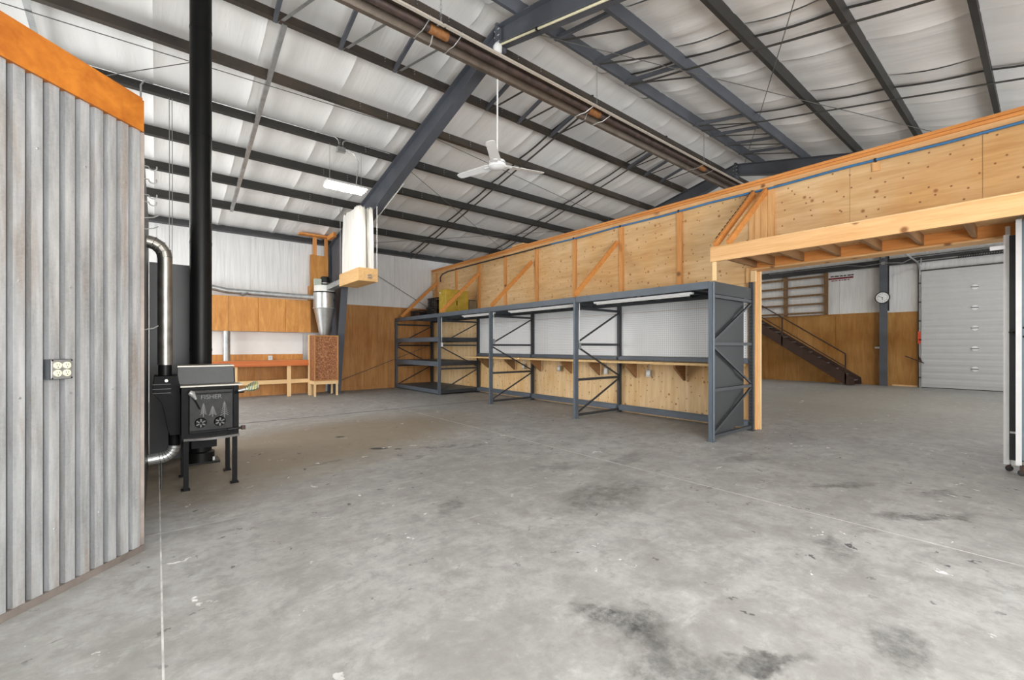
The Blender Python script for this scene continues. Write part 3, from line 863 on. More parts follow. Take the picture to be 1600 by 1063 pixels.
# slots on the end post
m = MB()
for k in range(42):
    m.box(RB - 0.0365, RB - 0.0352, 2.92 - 0.012, 2.92 + 0.012, 0.10 + k * 0.05, 0.125 + k * 0.05)
    m.box(RB - 0.012, RB + 0.012, 2.92 - 0.0315, 2.92 - 0.0302, 0.10 + k * 0.05, 0.125 + k * 0.05)
sl = m.build('post_slots', 'black', rk)
sl['kind'] = 'stuff'
def rbeam(x, a, c, z0, z1, mat):
    MB().prism([(x - 0.03, z0), (x + 0.03, z0), (x + 0.03, z1), (x + 0.005, z1), (x + 0.005, z1 - 0.02), (x - 0.03, z1 - 0.02)], 'y', a, c).build('beam', mat, rk)
for a, c in zip(FY[1:], FY[:-1]):
    MB().box(RF - 0.034, RF + 0.03, a + 0.032, c - 0.032, 2.10, 2.20).build('beam', 'rack', rk)
    MB().box(RB - 0.03, RB + 0.03, a + 0.032, c - 0.032, 2.10, 2.20).build('beam', 'rack_dark', rk)
    # corrugated steel decking made of separate trays
    n = 8
    for k in range(n):
        y0 = a + 0.03 + (c - a - 0.06) * k / n
        y1 = a + 0.03 + (c - a - 0.06) * (k + 1) / n
        m = MB()
        m.box(RF + 0.03, RB - 0.03, y0 + 0.004, y1 - 0.004, 2.182, 2.188)
        m.box(RF + 0.03, RB - 0.03, y0 + 0.004, y0 + 0.010, 2.14, 2.182)
        m.box(RF + 0.03, RB - 0.03, y1 - 0.010, y1 - 0.004, 2.14, 2.182)
        m.build('deck_tray', 'deck', rk)
for z0, z1 in ((0.03, 0.13), (0.77, 0.90), (1.44, 1.56)):
    MB().box(RF - 0.034, RF + 0.03, FY[1] + 0.032, FY[0] - 0.032, z0, z1).build('beam', 'rack', rk)
    MB().box(RB - 0.03, RB + 0.03, FY[1] + 0.032, FY[0] - 0.032, z0, z1).build('beam', 'rack_dark', rk)
    MB().box(RF + 0.03, RB - 0.03, FY[1] + 0.02, FY[1] + 0.05, z0 + 0.01, z1 - 0.01).build('end_beam', 'rack_dark', rk)
    n = 8
    for k in range(n):
        y0 = FY[1] + 0.03 + (FY[0] - FY[1] - 0.06) * k / n
        y1 = FY[1] + 0.03 + (FY[0] - FY[1] - 0.06) * (k + 1) / n
        m = MB()
        m.box(RF + 0.03, RB - 0.03, y0 + 0.003, y1 - 0.003, z1 - 0.012, z1 - 0.004)
        m.build('deck_tray', 'deck', rk)
for a, c in zip(FY[2:], FY[1:-1]):
    rbeam(RB - 0.03, a + 0.032, c - 0.032, 0.045, 0.155, 'rack')
    rbeam(RB - 0.03, a + 0.032, c - 0.032, 1.04, 1.115, 'rack')
# end plates
MB().box(RF + 0.04, RB - 0.04, 2.905, 2.915, 2.03, 2.20).build('end_beam', 'sheet_grey', rk)

# grey sheets standing inside the end frame
for x0, x1, z0, z1, y, lab in ((6.03, 6.64, 0.075, 2.09, 2.955, 'wide grey steel sheet standing inside the end frame of the rack'),
                               (6.60, 7.02, 0.10, 2.09, 2.975, 'narrow grey steel sheet behind the wide one at the rack end')):
    t = thing('steel_sheet', lab, 'sheet', ((x0 + x1) / 2, y, z0))
    MB().box(x0, x1, y, y + 0.010, z0, z1).build('plate', 'sheet_grey', t)
    MB().box(x0, x0 + 0.008, y, y + 0.028, z0, z1).build('folded_edge', 'sheet_grey', t)

# pegboard
def peg(y0, y1, z0, z1, lab):
    tag(MB().box(7.205, 7.212, y0, y1, z0, z1).build('pegboard_panel', 'peg'), lab, 'pegboard', 'white pegboard panels')
pe = [10.34, 8.06, 5.46, 2.99]
names = ['beside the loaded shelves', 'in the middle bay', 'by the grey steel sheets']
for i, (c, a) in enumerate(zip(pe[:-1], pe[1:])):
    peg(a + 0.004, c - 0.004, 1.12, 1.952, 'large white pegboard panel behind the rack ' + names[i])
    peg(a + 0.004, c - 0.004, 1.958, 2.10, 'narrow upper strip of white pegboard ' + names[i])
# counter
ct = thing('wall_counter', 'narrow plywood counter under the white pegboard with wooden brackets', 'counter', (7.05, 6.7, 0.99))
MB().box(6.72, 7.20, 3.02, 10.48, 0.992, 1.030).build('counter_board', 'counter', ct)
for y in (9.9, 8.75, 7.75, 6.75, 5.95, 5.05, 4.05):
    MB().prism([(7.20, 0.985), (6.86, 0.985), (6.88, 0.93), (7.20, 0.70)], 'y', y - 0.022, y + 0.022).build('bracket', 'brown_lum' if y > 8 else 'joist', ct)
for y, lab in ((9.75, 'first from the shelves'), (8.35, 'second from the shelves'), (7.1, 'third from the shelves'), (5.75, 'fourth from the shelves'), (4.75, 'nearest the rack end')):
    t = thing('power_outlet', 'small white outlet box under the counter, ' + lab, 'outlet', (7.2, y, 0.72), 'outlets under the counter')
    MB().box(7.15, 7.205, y - 0.045, y + 0.045, 0.74, 0.86).build('box', 'galv', t)
    MB().tube([(7.146, y, 0.80), (7.155, y, 0.80)], 0.038, 14).build('cover', 'offwhite', t)
    MB().tube([(7.17, y, 0.86), (7.18, y, 0.99)], 0.010, 8).build('conduit', 'galv', t)
# strip lights under the rack front
for a, c, lab in ((9.5, 8.15, 'slim white strip light under the rack by the loaded shelves'), (7.6, 5.6, 'slim white strip light under the middle of the rack'), (5.15, 3.3, 'slim white strip light under the rack near its end')):
    t = thing('strip_light', lab, 'light', (6.1, (a + c) / 2, 2.07), 'strip lights under the rack')
    MB().prism([(6.06, 2.10), (6.14, 2.10), (6.12, 2.07), (6.08, 2.07)], 'y', c, a).build('channel', 'white_enamel', t)
    MB().tube([(6.10, c + 0.05, 2.058), (6.10, a - 0.05, 2.058)], 0.013, 10).build('tube', 'offwhite', t, smooth=True)
    MB().box(6.085, 6.115, (a + c) / 2 - 0.02, (a + c) / 2 + 0.02, 2.10, 2.142).build('hanger', 'galv', t)
# white switch boxes with cord on two of the posts
for y, z, lab in ((10.36, 1.30, 'white switch box hanging on the post by the loaded shelves'), (8.02, 1.36, 'grey switch box on the second rack post'), (5.42, 1.26, 'grey switch box on the third rack post')):
    t = thing('switch_box', lab, 'switch', (RF + 0.05, y, z), 'switch boxes on the rack posts')
    MB().box(RF + 0.036, RF + 0.09, y - 0.045, y - 0.005, z, z + 0.11).build('box', 'offwhite' if y > 9 else 'galv', t)
    MB().tube([(RF + 0.06, y - 0.025, z + 0.11), (RF + 0.045, y - 0.045, z + 0.4), (RF + 0.05, y - 0.04, 2.09)], 0.007, 6).build('cord', 'offwhite', t)
# kicker braces from rack top to partition
for i, y in enumerate((12.75, 10.30, 8.00, 5.43)):
    lab = ['short wooden brace behind the black crates at the left end of the rack', 'diagonal wooden brace in front of the yellow cabinet', 'diagonal wooden brace from the rack to the wall, second from the yellow cabinet', 'diagonal wooden brace from the rack to the wall, nearest the shop opening'][i]
    o = MB().bar((RF + 0.04, y + 0.06, 2.235), (WX - 0.06, y + 0.06, 3.40), 0.038, 0.089, (0, 0, 1)).build('diagonal_brace', 'lum_o')
    tag(o, lab, 'brace', 'wooden braces on the rack')
# crates and boxes on the rack
def crate(x0, x1, y0, y1, z0, z1, lab):
    t = thing('plastic_crate', lab, 'crate', ((x0 + x1) / 2, (y0 + y1) / 2, z0), 'black crates on the rack')
    MB().box(x0, x1, y0, y1, z0, z0 + 0.012).build('bottom', 'black', t)
    for nm, b in (('side', (x0, x0 + .01, y0, y1)), ('side', (x1 - .01, x1, y0, y1)), ('side', (x0, x1, y0, y0 + .01)), ('side', (x0, x1, y1 - .01, y1))):
        m = MB()
        h = (z1 - z0) / 6
        for k in range(0, 6):
            m.box(*b, z0 + k * h, z0 + k * h + h * 0.55)
        ax = b[1] - b[0] > b[3] - b[2]
        L0, L1 = (b[0], b[1]) if ax else (b[2], b[3])
        for k in range(8):
            s = L0 + (L1 - L0 - 0.015) * k / 7
            m.box(*((s, s + .015, b[2], b[3]) if ax else (b[0], b[1], s, s + .015)), z0, z1)
        m.build(nm, 'black', t)
    for b in ((x0 - .012, x1 + .012, y0 - .012, y0 + .012), (x0 - .012, x1 + .012, y1 - .012, y1 + .012), (x0 - .012, x0 + .012, y0, y1), (x1 - .012, x1 + .012, y0, y1)):
        MB().box(*b, z1 - 0.03, z1).build('rim', 'black', t)
crate(6.05, 6.5, 11.75, 12.35, 2.19, 2.39, 'shallow black plastic crate at the left end of the rack top')
crate(6.12, 6.6, 10.86, 11.5, 2.19, 2.44, 'black plastic crate beside the yellow cabinet, lower of the stacked pair')
crate(6.14, 6.58, 10.90, 11.45, 2.442, 2.70, 'black plastic crate on top of another beside the yellow cabinet')
yc = thing('yellow_cabinet', 'mustard yellow metal cabinet standing on top of the rack', 'cabinet', (6.5, 10.6, 2.19))
MB().box(6.13, 6.88, 10.42, 10.78, 2.19, 2.885).build('body', 'yellow', yc, bevel=0.008)
MB().box(6.15, 6.50, 10.406, 10.419, 2.22, 2.86).build('door', 'yellow', yc)
MB().box(6.51, 6.86, 10.406, 10.419, 2.22, 2.86).build('door', 'yellow', yc)
MB().box(6.47, 6.49, 10.392, 10.406, 2.45, 2.58).build('handle', 'black', yc)
MB().tube([(6.120, 10.72, 2.80), (6.130, 10.72, 2.80)], 0.022, 10).build('sticker', 'white_enamel', yc)
tb = thing('tool_box', 'dull brown box between the yellow cabinet and the partition', 'box', (7.03, 10.6, 2.19))
MB().box(6.92, 7.15, 10.44, 10.80, 2.19, 2.62).build('body', 'cardboard', tb, bevel=0.006)
MB().box(6.915, 7.155, 10.435, 10.805, 2.62, 2.64).build('lid', 'rack_dark', tb)

# ------------------------------------------------------------------ framed header over the opening
hd = thing('framed_header', 'pine-framed overhead shelf spanning the opening to the far room', 'framing', (6.5, 1.5, 2.45))
MB().box(5.86, 5.90, -1.2, 2.92, 2.455, 2.640).build('front_beam', 'lum_y', hd)
MB().box(WX - 0.10, WX - 0.06, -1.2, 2.92, 2.50, 2.68).build('rear_beam', 'lum_o', hd)
MB().box(WX - 0.14, WX + 0.12, -1.2, 2.90, 2.478, 2.50).build('edge_trim', 'lum_y', hd)
for y in (2.85, 2.60, 2.22, 1.79, 1.36, 0.97, 0.53, 0.08, -0.4):
    MB().box(5.90, WX - 0.10, y - 0.019, y + 0.019, 2.52, 2.64).build('joist', 'joist', hd)
MB().box(5.86, WX - 0.04, -1.2, 2.92, 2.641, 2.656).build('top_board', 'ply', hd)
MB().box(5.875, 5.915, 2.86, 2.90, 2.20, 2.455).build('short_post', 'bench_pale', hd)
MB().box(WX - 0.09, WX - 0.05, 2.86, 2.93, 2.305, 2.48).build('short_post', 'bench_pale', hd)
for y, lab in ((2.90, 'diagonal brace with a black toothed edge above the end of the header'), (2.72, 'second diagonal brace just right of the toothed one above the header')):
    t = thing('header_brace', lab, 'brace', (6.0, y, 2.66), 'header braces')
    MB().bar((5.95, y, 2.69), (WX - 0.05, y, 3.68), 0.04, 0.089).build('lumber', 'lum_o', t)
    if y > 2.8:
        m = MB()
        for k in range(14):
            u = 0.06 + k * 0.066
            p = Vector((5.95, y + 0.022, 2.735)).lerp(Vector((WX - 0.05, y + 0.022, 3.725)), u)
            q = Vector((5.95, y + 0.022, 2.735)).lerp(Vector((WX - 0.05, y + 0.022, 3.725)), u + 0.04)
            m.bar(p, q, 0.012, 0.03)
        m.build('toothed_strip', 'black', t)

# ------------------------------------------------------------------ diagonal corrugated wall with orange board
CO = Vector((-0.066, 3.640, 0))
CD = Vector((0.6871, 0.7266, 0))            # along the wall towards its free corner
CN = Vector((CD.y, -CD.x, 0))               # out of the wall towards the room
wd = struct('wall_diagonal', CO, 'galvanized corrugated steel wall under an orange board')
LEN = 3.2
def cp(s, n, z):                            # s back from the corner, n out of the wall
    p = CO - CD * s + CN * n
    return (p.x, p.y, z)
per, top = 0.0765, 2.665
prof, s = [], 0.0
n0, n1 = -0.032, 0.0
while s < LEN:
    prof += [(s, n0), (s + 0.020, n0), (s + 0.024, n1), (s + 0.0725, n1)]
    s += per
prof.append((s, n0))
for k in range(4):                          # four lapped sheets
    a, c = int(len(prof) * k / 4), min(len(prof) - 1, int(len(prof) * (k + 1) / 4))
    P = prof[a:c + 1]
    m = MB()
    vs = [cp(u, w - 0.001 * (k % 2), 0.02) for u, w in P] + [cp(u, w - 0.001 * (k % 2), top) for u, w in P]
    n = len(P)
    m.add(vs, [(i, i + 1, n + i + 1, n + i) for i in range(n - 1)])
    m.build('corrugated_sheet', 'corr', wd, fix=False)
def slab(name, s0, s1, na, nb, z0, z1, mat):
    vs = [cp(u, w, z) for z in (z0, z1) for u, w in ((s0, na), (s1, na), (s1, nb), (s0, nb))]
    return MB().add(vs, [(0, 1, 2, 3), (7, 6, 5, 4), (0, 4, 5, 1), (1, 5, 6, 2), (2, 6, 7, 3), (3, 7, 4, 0)]).build(name, mat, wd)
slab('wall_core', 0.0, LEN, -0.12, -0.025, 0.0, 2.86, 'shield')
slab('orange_board', 0.012, LEN, -0.022, 0.016, 2.662, 2.858, 'orange_board')
slab('board_cap', 0.012, LEN, -0.10, 0.006, 2.860, 2.876, 'orange_board')
slab('bottom_trim', 0.0, LEN, -0.02, 0.006, 0.0, 0.04, 'corner_metal')
# corner post and the return wall running back
MB().box(CO.x - 0.022, CO.x + 0.004, CO.y + 0.002, CO.y + 0.06, 0.0, 2.665).build('corner_trim', 'corner_metal', wd)
MB().box(CO.x - 0.12, CO.x - 0.004, CO.y + 0.06, 6.42, 0.0, 2.70).build('return_wall', 'shield', wd)
# screws
m = MB()
for k in range(9):
    for z in (0.35, 1.05, 1.62, 2.30):
        if (k * 7 + int(z * 10)) % 3 == 0:
            u = 0.047 + per * k
            m.tube([cp(u, -0.001, z), cp(u, 0.005, z)], 0.006, 6)
sc = m.build('screw_heads', 'galv_bright', wd)
sc['kind'] = 'stuff'
# four-gang outlet
oc = cp(0, 0, 0)
ot = thing('quad_outlet', 'square metal box with four cream sockets on the corrugated wall', 'outlet', cp(0.50, 0.02, 1.18))
def oslab(name, s0, s1, na, nb, z0, z1, mat, bevel=0):
    vs = [cp(u, w, z) for z in (z0, z1) for u, w in ((s0, na), (s1, na), (s1, nb), (s0, nb))]
    return MB().add(vs, [(0, 1, 2, 3), (7, 6, 5, 4), (0, 4, 5, 1), (1, 5, 6, 2), (2, 6, 7, 3), (3, 7, 4, 0)]).build(name, mat, ot, bevel=bevel)
oslab('box', 0.448, 0.552, -0.002, 0.030, 1.130, 1.235, 'rack_dark')
oslab('cover_plate', 0.450, 0.550, 0.030, 0.036, 1.132, 1.233, 'galv_bright', 0.003)
for du in (-0.022, 0.022):
    for dz in (-0.020, 0.020):
        u, z = 0.50 + du, 1.183 + dz
        o = MB().tube([cp(u, 0.034, z), cp(u, 0.041, z)], 0.0175, 16).build('socket', 'ivory', ot)
        for ddu in (-0.006, 0.006):
            vs = [cp(u + ddu + e, w, z + f) for f in (-0.001, 0.009) for e, w in ((-0.0012, 0.0405), (0.0012, 0.0405), (0.0012, 0.0416), (-0.0012, 0.0416))]
            MB().add(vs, [(0, 1, 2, 3), (7, 6, 5, 4), (0, 4, 5, 1), (1, 5, 6, 2), (2, 6, 7, 3), (3, 7, 4, 0)]).build('slot', 'black', o)
        MB().tube([cp(u, 0.0405, z - 0.009), cp(u, 0.0416, z - 0.009)], 0.0032, 8).build('earth_hole', 'black', o)
for du, dz in ((-0.046, -0.046), (0.046, -0.046), (-0.046, 0.046), (0.046, 0.046)):
    MB().tube([cp(0.5 + du, 0.036, 1.183 + dz), cp(0.5 + du, 0.039, 1.183 + dz)], 0.004, 8).build('screw', 'black', ot)
# hooks on the return wall
for k, (y, z) in enumerate(((3.82, 2.50), (3.86, 2.425), (3.90, 2.33), (3.95, 2.295), (3.98, 2.20), (4.02, 2.13), (4.0, 1.42))):
    pts = [(CO.x + 0.0, y, z + 0.012)] + [tuple(p) for p in arc((CO.x + 0.045, y, z + 0.012), 0.022, PI, 2 * PI + 0.4, 8, (1, 0, 0), (0, 0, 1))]
    if k > 3:
        pts = [(CO.x + 0.0, y, z), (CO.x + 0.05, y, z + 0.012), (CO.x + 0.075, y, z + 0.03)]
    o = MB().tube(pts, 0.004, 6).build('wall_hook', 'wire', smooth=True)
    tag(o, ['topmost curled wire hook on the end of the corrugated wall', 'second curled wire hook on the end of the corrugated wall', 'third curled hook down on the corrugated wall end', 'fourth curled hook down on the corrugated wall end', 'upper straight peg on the corrugated wall end', 'lower straight peg on the corrugated wall end', 'lone low hook beside the stainless pipe'][k], 'hook', 'wall hooks')
# cords hanging beside the wall
for x, lab in ((0.150, 'thin cord hanging straight from a purlin, left of the black flue'), (0.185, 'second thin cord close beside it left of the black flue')):
    tag(MB().tube([(x, PL[3] - 0.05, zp(PL[3])), (x + 0.004, PL[3] - 0.05, 3.9), (x, PL[3] - 0.05, 2.75 if x < .17 else 2.0)], 0.006, 6).build('hanging_cord', 'wire'), lab, 'cord', 'hanging cords')

# ------------------------------------------------------------------ heat shield, flue, stove
hs = thing('heat_shield', 'tall dark grey metal sheet standing behind the wood stove', 'panel', (0.2, 6.42, 0))
MB().box(-0.066, 0.43, 6.42, 6.435, 0.0, 2.26).build('plate', 'shield', hs)
MB().box(0.41, 0.43, 6.435, 6.75, 0.0, 2.26).build('side_return', 'shield', hs)
fp = thing('flue_pipe', 'thick black stove flue rising from the floor through the roof', 'flue pipe', (0.385, 6.03, 0))
MB().tube([(0.385, 6.03, 0.10), (0.385, 6.03, zp(6.03) + 0.25)], 0.104, 28).build('pipe', 'black_pipe', fp, smooth=True)
MB().lathe([(0.13, 0.02), (0.13, 0.12), (0.106, 0.13)], 0.385, 6.03).build('collar', 'black_pipe', fp, smooth=True)
MB().box(0.255, 0.555, 5.90, 6.16, 0.0, 0.022).build('base_plate', 'black_pipe', fp)
MB().box(0.49, 0.51, 5.95, 5.97, 0.022, 0.06).build('anchor_bolt', 'galv', fp)
for z in (1.25, 2.45, 3.65, 4.85):
    MB().lathe([(0.1065, z), (0.1065, z + 0.03)], 0.385, 6.03).build('joint_band', 'black_pipe', fp, smooth=True)

sv = thing('wood_stove', 'black cast-iron step-top wood stove on tall legs', 'stove', (0.39, 5.2, 0))
X0, X1, YA, YZ = 0.175, 0.605, 4.905, 5.50
MB().prism([(YA, 0.45), (YZ, 0.45), (YZ, 1.095), (5.14, 1.095), (5.10, 0.935), (YA, 0.935)], 'x', X0, X1).build('body', 'stove', sv, bevel=0.006)
MB().box(X0 - 0.012, X1 + 0.03, YA - 0.035, 5.105, 0.935, 0.948).build('lower_top_plate', 'stove_top', sv)
MB().prism([(5.090, 0.948), (5.108, 0.948), (5.148, 1.108), (5.130, 1.108)], 'x', X0 - 0.022, X1 - 0.012).build('riser_plate', 'stove_riser', sv)
MB().box(X0 - 0.025, X1 - 0.008, 5.125, YZ + 0.02, 1.108, 1.120).build('upper_top_plate', 'stove_top', sv)
for x, y in ((X0 + 0.03, YA + 0.02), (X1 - 0.025, YA + 0.02), (X0 + 0.03, YZ - 0.03), (X1 - 0.025, YZ - 0.03)):
    o = MB().box(x - 0.019, x + 0.019, y - 0.019, y + 0.019, 0.012, 0.46).build('leg', 'stove', sv)
    MB().box(x - 0.036, x + 0.030, y - 0.03, y + 0.03, 0.0, 0.012).build('foot', 'stove', o)
MB().box(X0 - 0.004, X0 + 0.045, YA - 0.012, YA + 0.002, 0.45, 0.93).build('front_stile', 'stove', sv)
MB().box(X1 - 0.038, X1 + 0.004, YA - 0.012, YA + 0.002, 0.45, 0.93).build('front_stile', 'stove', sv)
# ash lip, bowed forward
n = 10
xa, xb = X0 + 0.01, X1 + 0.005
rim = [(xa + (xb - xa) * i / n, YA - 0.045 - 0.055 * math.sin(PI * i / n)) for i in range(n + 1)]
MB().prism(rim + [(xb, YA), (xa, YA)], 'z', 0.455, 0.475).build('ash_lip', 'coil_dark', sv)
# door
dr = MB().box(X0 + 0.050, X1 - 0.045, YA - 0.040, YA - 0.004, 0.515, 0.905).build('door', 'stove_hot', sv, bevel=0.006)
DYf = YA - 0.040
MB().box(X0 + 0.058, X1 - 0.053, DYf - 0.003, DYf, 0.525, 0.540).build('door_rib', 'stove', dr)
MB().box(X0 + 0.058, X1 - 0.053, DYf - 0.012, DYf, 0.868, 0.878).build('top_rib', 'stove', dr)
text_mesh('lettering', 'FISHER', 0.054, 'relief', dr, ((X0 + X1) / 2, DYf - 0.002, 0.838), (1, 0, 0), (0, 0, 1), 0.003)
def tree(cx, z0, h, w):
    m = MB()
    m.box(cx - 0.003, cx + 0.003, DYf - 0.005, DYf, z0, z0 + h)
    for k in range(6):
        z = z0 + h * (0.22 + 0.13 * k)
        ww = w * (1 - k / 7.5)
        for s_ in (-1, 1):
            m.bar((cx, DYf - 0.003, z + 0.012), (cx + s_ * ww, DYf - 0.003, z - 0.008), 0.006, 0.005, (0, 0, 1))
    o = m.build('tree_relief', 'relief', dr)
    o['kind'] = 'stuff'
tree(X0 + 0.155, 0.66, 0.125, 0.026)
tree((X0 + X1) / 2 + 0.01, 0.655, 0.10, 0.030)
tree(X1 - 0.115, 0.635, 0.155, 0.032)
for cx in (X0 + 0.135, X1 - 0.150):
    kb = MB().tube([(cx, DYf, 0.608), (cx, DYf - 0.022, 0.608)], [0.046, 0.040], 24).build('draft_knob', 'stove', dr)
    m = MB()
    for k in range(6):
        a = k * PI / 3 + 0.5
        m.bar((cx, DYf - 0.024, 0.608), (cx + 0.038 * math.cos(a), DYf - 0.024, 0.608 + 0.038 * math.sin(a)), 0.010, 0.006, (0, 1, 0))
    m.build('knob_ribs', 'relief', kb)
    MB().tube([(cx, DYf - 0.02, 0.608), (cx, DYf - 0.038, 0.608)], 0.011, 12).build('knob_bolt', 'stove', kb)
# coil handle at upper left of the door
hn = MB().tube([(X0 + 0.128, DYf - 0.018, 0.735), (X0 + 0.100, DYf - 0.022, 0.80), (X0 + 0.078, DYf - 0.026, 0.842)], 0.006, 8).build('door_handle', 'stove', sv)
MB().tube([(X0 + 0.098, DYf - 0.026, 0.825), (X0 + 0.086, DYf - 0.028, 0.852), (X0 + 0.070, DYf - 0.030, 0.880), (X0 + 0.050, DYf - 0.030, 0.892)], [0.010, 0.016, 0.028, 0.020], 14).build('coil_grip', 'coil', hn, smooth=True)
# hinge rod and brass spring grip on the right
rd = MB().tube([(X1 - 0.03, YA - 0.03, 0.868), (X1 + 0.045, YA - 0.03, 0.872)], 0.012, 10).build('side_latch', 'stove', sv)
def cr(k): return 0.016 + 0.026 * math.sin(min(1.0, k / 52) * PI * 0.72)
pts = [(X1 + 0.055 + 0.0019 * k, YA - 0.05 + cr(k) * math.cos(k * 0.9), 0.897 + 0.0006 * k + cr(k) * math.sin(k * 0.9)) for k in range(56)]
MB().tube(pts, 0.0065, 6).build('spring_grip', 'brass', rd, smooth=True)
MB().tube([(X1 - 0.005, YA - 0.05, 0.882), (X1 + 0.06, YA - 0.05, 0.895), (X1 + 0.13, YA - 0.05, 0.915)], [0.012, 0.016, 0.010], 10).build('grip_core', 'coil', rd, smooth=True)
lt = MB().tube([(X1 - 0.09, YA - 0.055, 0.525), (X1 + 0.03, YA - 0.055, 0.532)], 0.011, 12).build('latch_bar', 'stove_hot', sv, smooth=True)
MB().lathe([(0.019, 0.512), (0.019, 0.550)], X1 + 0.035, YA - 0.055, 12).build('latch_knob', 'brown_steel', lt)
# firebox drop under the body
MB().box(X0 + 0.08, X0 + 0.28, 5.12, 5.42, 0.33, 0.452).build('ash_drop', 'stove', sv)
# heat jacket on the left flank: hopper, collar, round outlet
hj = thing('heat_exchanger', 'black funnel-shaped duct box on the left flank of the stove', 'duct', (0.08, 5.2, 0.36))
ya, yc2 = 5.04, 5.36
def ring(x0, x1, z, y0=ya, y1=yc2, n=6):
    return [(x0, y0, z), (x1, y0, z), (x1, y1, z), (x0, y1, z)]
MB().loft([ring(-0.018, 0.150, 1.035), ring(-0.024, 0.160, 0.965), ring(-0.028, 0.166, 0.955), ring(-0.028, 0.166, 0.885), ring(-0.012, 0.170, 0.860),
           ring(0.030, 0.172, 0.800), ring(0.052, 0.172, 0.700), ring(0.074, 0.172, 0.560), ring(0.092, 0.172, 0.490)]).build('hopper', 'stove', hj, bevel=0.004)
for z in (0.957, 0.915, 0.878):
    MB().box(-0.031, 0.10, ya - 0.004, ya + 0.002, z, z + 0.006).build('rib', 'stove_riser', hj)
MB().tube([(0.068, ya - 0.006, 0.992), (0.068, ya + 0.002, 0.992)], 0.012, 12).build('gauge', 'brass', hj)
MB().tube([(0.128, 5.2, 0.50), (0.128, 5.2, 0.375)], 0.044, 20).build('outlet_neck', 'stove', hj, smooth=True)
MB().tube([(0.060, 5.2, 1.03), (0.060, 5.2, 1.135)], 0.050, 20).build('inlet_collar', 'black_pipe', hj, smooth=True)
sp = thing('stainless_pipe', 'stainless pipe with an elbow rising left of the black flue', 'pipe', (0.06, 5.2, 1.13))
MB().tube([(0.060, 5.2, 1.132), (0.060, 5.2, 2.13)], 0.056, 24).build('straight', 'stainless', sp, smooth=True)
el = [tuple(p) for p in arc((-0.075, 5.2, 2.13), 0.135, 0, PI / 2, 4, (1, 0, 0), (0, 0, 1))]
MB().tube(el + [(-0.10, 5.2, 2.265)], 0.058, 24).build('elbow', 'stainless', sp)
for k in (1, 2, 3):
    p, q = Vector(el[k]), (Vector(el[k + 1]) - Vector(el[k - 1])).normalized() * 0.004
    MB().tube([p - q * 0.7, p + q * 0.7], 0.0605, 24).build('seam_band', 'rod', sp)
gd = thing('flexible_duct', 'segmented galvanized elbow duct below the stove flank', 'duct', (0.05, 5.2, 0.25))
ge = [tuple(p) for p in arc((0.022, 5.2, 0.375), 0.106, 0, -PI / 2, 6, (1, 0, 0), (0, 0, 1))]
MB().tube(ge + [(-0.062, 5.2, 0.262)], 0.050, 20).build('elbow', 'galv_bright', gd)
for k in range(1, 7):
    p = Vector(ge[k])
    q = (Vector(ge[min(k + 1, 6)]) - Vector(ge[k - 1])).normalized() * 0.004
    MB().tube([p - q * 0.6, p + q * 0.6], 0.0525, 20).build('seam_band', 'rod', gd)
MB().tube([(0.03, 5.17, 0.225), (0.034, 5.15, 0.12), (0.03, 5.12, 0.0)], 0.006, 6).build('support_wire', 'black', gd)

# ------------------------------------------------------------------ back-wall workshop
bn = thing('workbench', 'built-in workbench with a red-orange front board and pale pine legs', 'workbench', (2.1, 12.6, 0))
MB().box(0.55, 3.165, 12.56, 12.60, 0.80, 0.945).build('front_board', 'bench_red', bn)
MB().box(0.55, 3.165, 12.60, YB - 0.03, 0.905, 0.945).build('worktop', 'lum_x', bn)
for x0, x1 in ((0.75, 0.84), (1.45, 1.54), (2.655, 2.745), (3.17, 3.30)):
    MB().box(x0, x1, 12.605 if x0 < 3 else 12.55, 12.645 if x0 < 3 else 12.64, 0.0, 0.905 if x0 < 3 else 1.62).build('leg', 'bench_pale', bn)
MB().box(0.84, 2.655, 12.606, 12.644, 0.34, 0.44).build('stretcher', 'bench_pale_x', bn)
MB().box(2.745, 3.17, 12.606, 12.644, 0.34, 0.44).build('stretcher', 'bench_pale_x', bn)
MB().box(0.55, 3.165, YB - 0.06, YB - 0.025, 0.946, 1.10).build('backsplash', 'cab', bn)
MB().box(0.55, 3.165, YB - 0.025, YB - 0.001, 1.10, 1.688).build('white_backboard', 'white_board', bn)
bx = thing('bench_outlet', 'small metal outlet box standing on the workbench', 'outlet', (2.35, YB - .1, 0.946))
MB().box(2.29, 2.39, YB - 0.14, YB - 0.062, 0.946, 1.06).build('box', 'galv_bright', bx)
MB().box(2.31, 2.37, YB - 0.146, YB - 0.139, 0.965, 1.04).build('cover', 'galv', bx)
cb = thing('wall_cabinet', 'oak plywood wall cabinet with four plain doors above the workbench', 'cabinet', (2.1, 12.8, 1.69))
MB().box(0.45, 3.28, 12.82, YB - 0.001, 1.70, 2.56).build('carcass', 'cab', cb)
for a, c in ((0.45, 0.80), (0.805, 1.374), (1.380, 2.018), (2.024, 2.658), (2.664, 3.28)):
    MB().box(a, c - 0.003, 12.796, 12.819, 1.692, 2.562).build('door', 'cab', cb)
du = thing('dust_duct', 'galvanized dust duct lying along the top of the wall cabinet', 'duct', (2.3, 13.0, 2.6))
MB().tube([(0.85, 13.0, 2.80), (1.30, 13.0, 2.715), (1.42, 13.0, 2.70)], 0.068, 18).build('bend', 'galv', du, smooth=True)
MB().tube([(1.40, 13.0, 2.705), (2.6, 12.8, 2.665), (3.30, 12.42, 2.62)], 0.066, 18).build('main_run', 'galv', du, smooth=True)
MB().tube([(2.40, 12.835, 2.672), (2.46, 12.825, 2.67)], 0.071, 18).build('joint_band', 'galv', du)
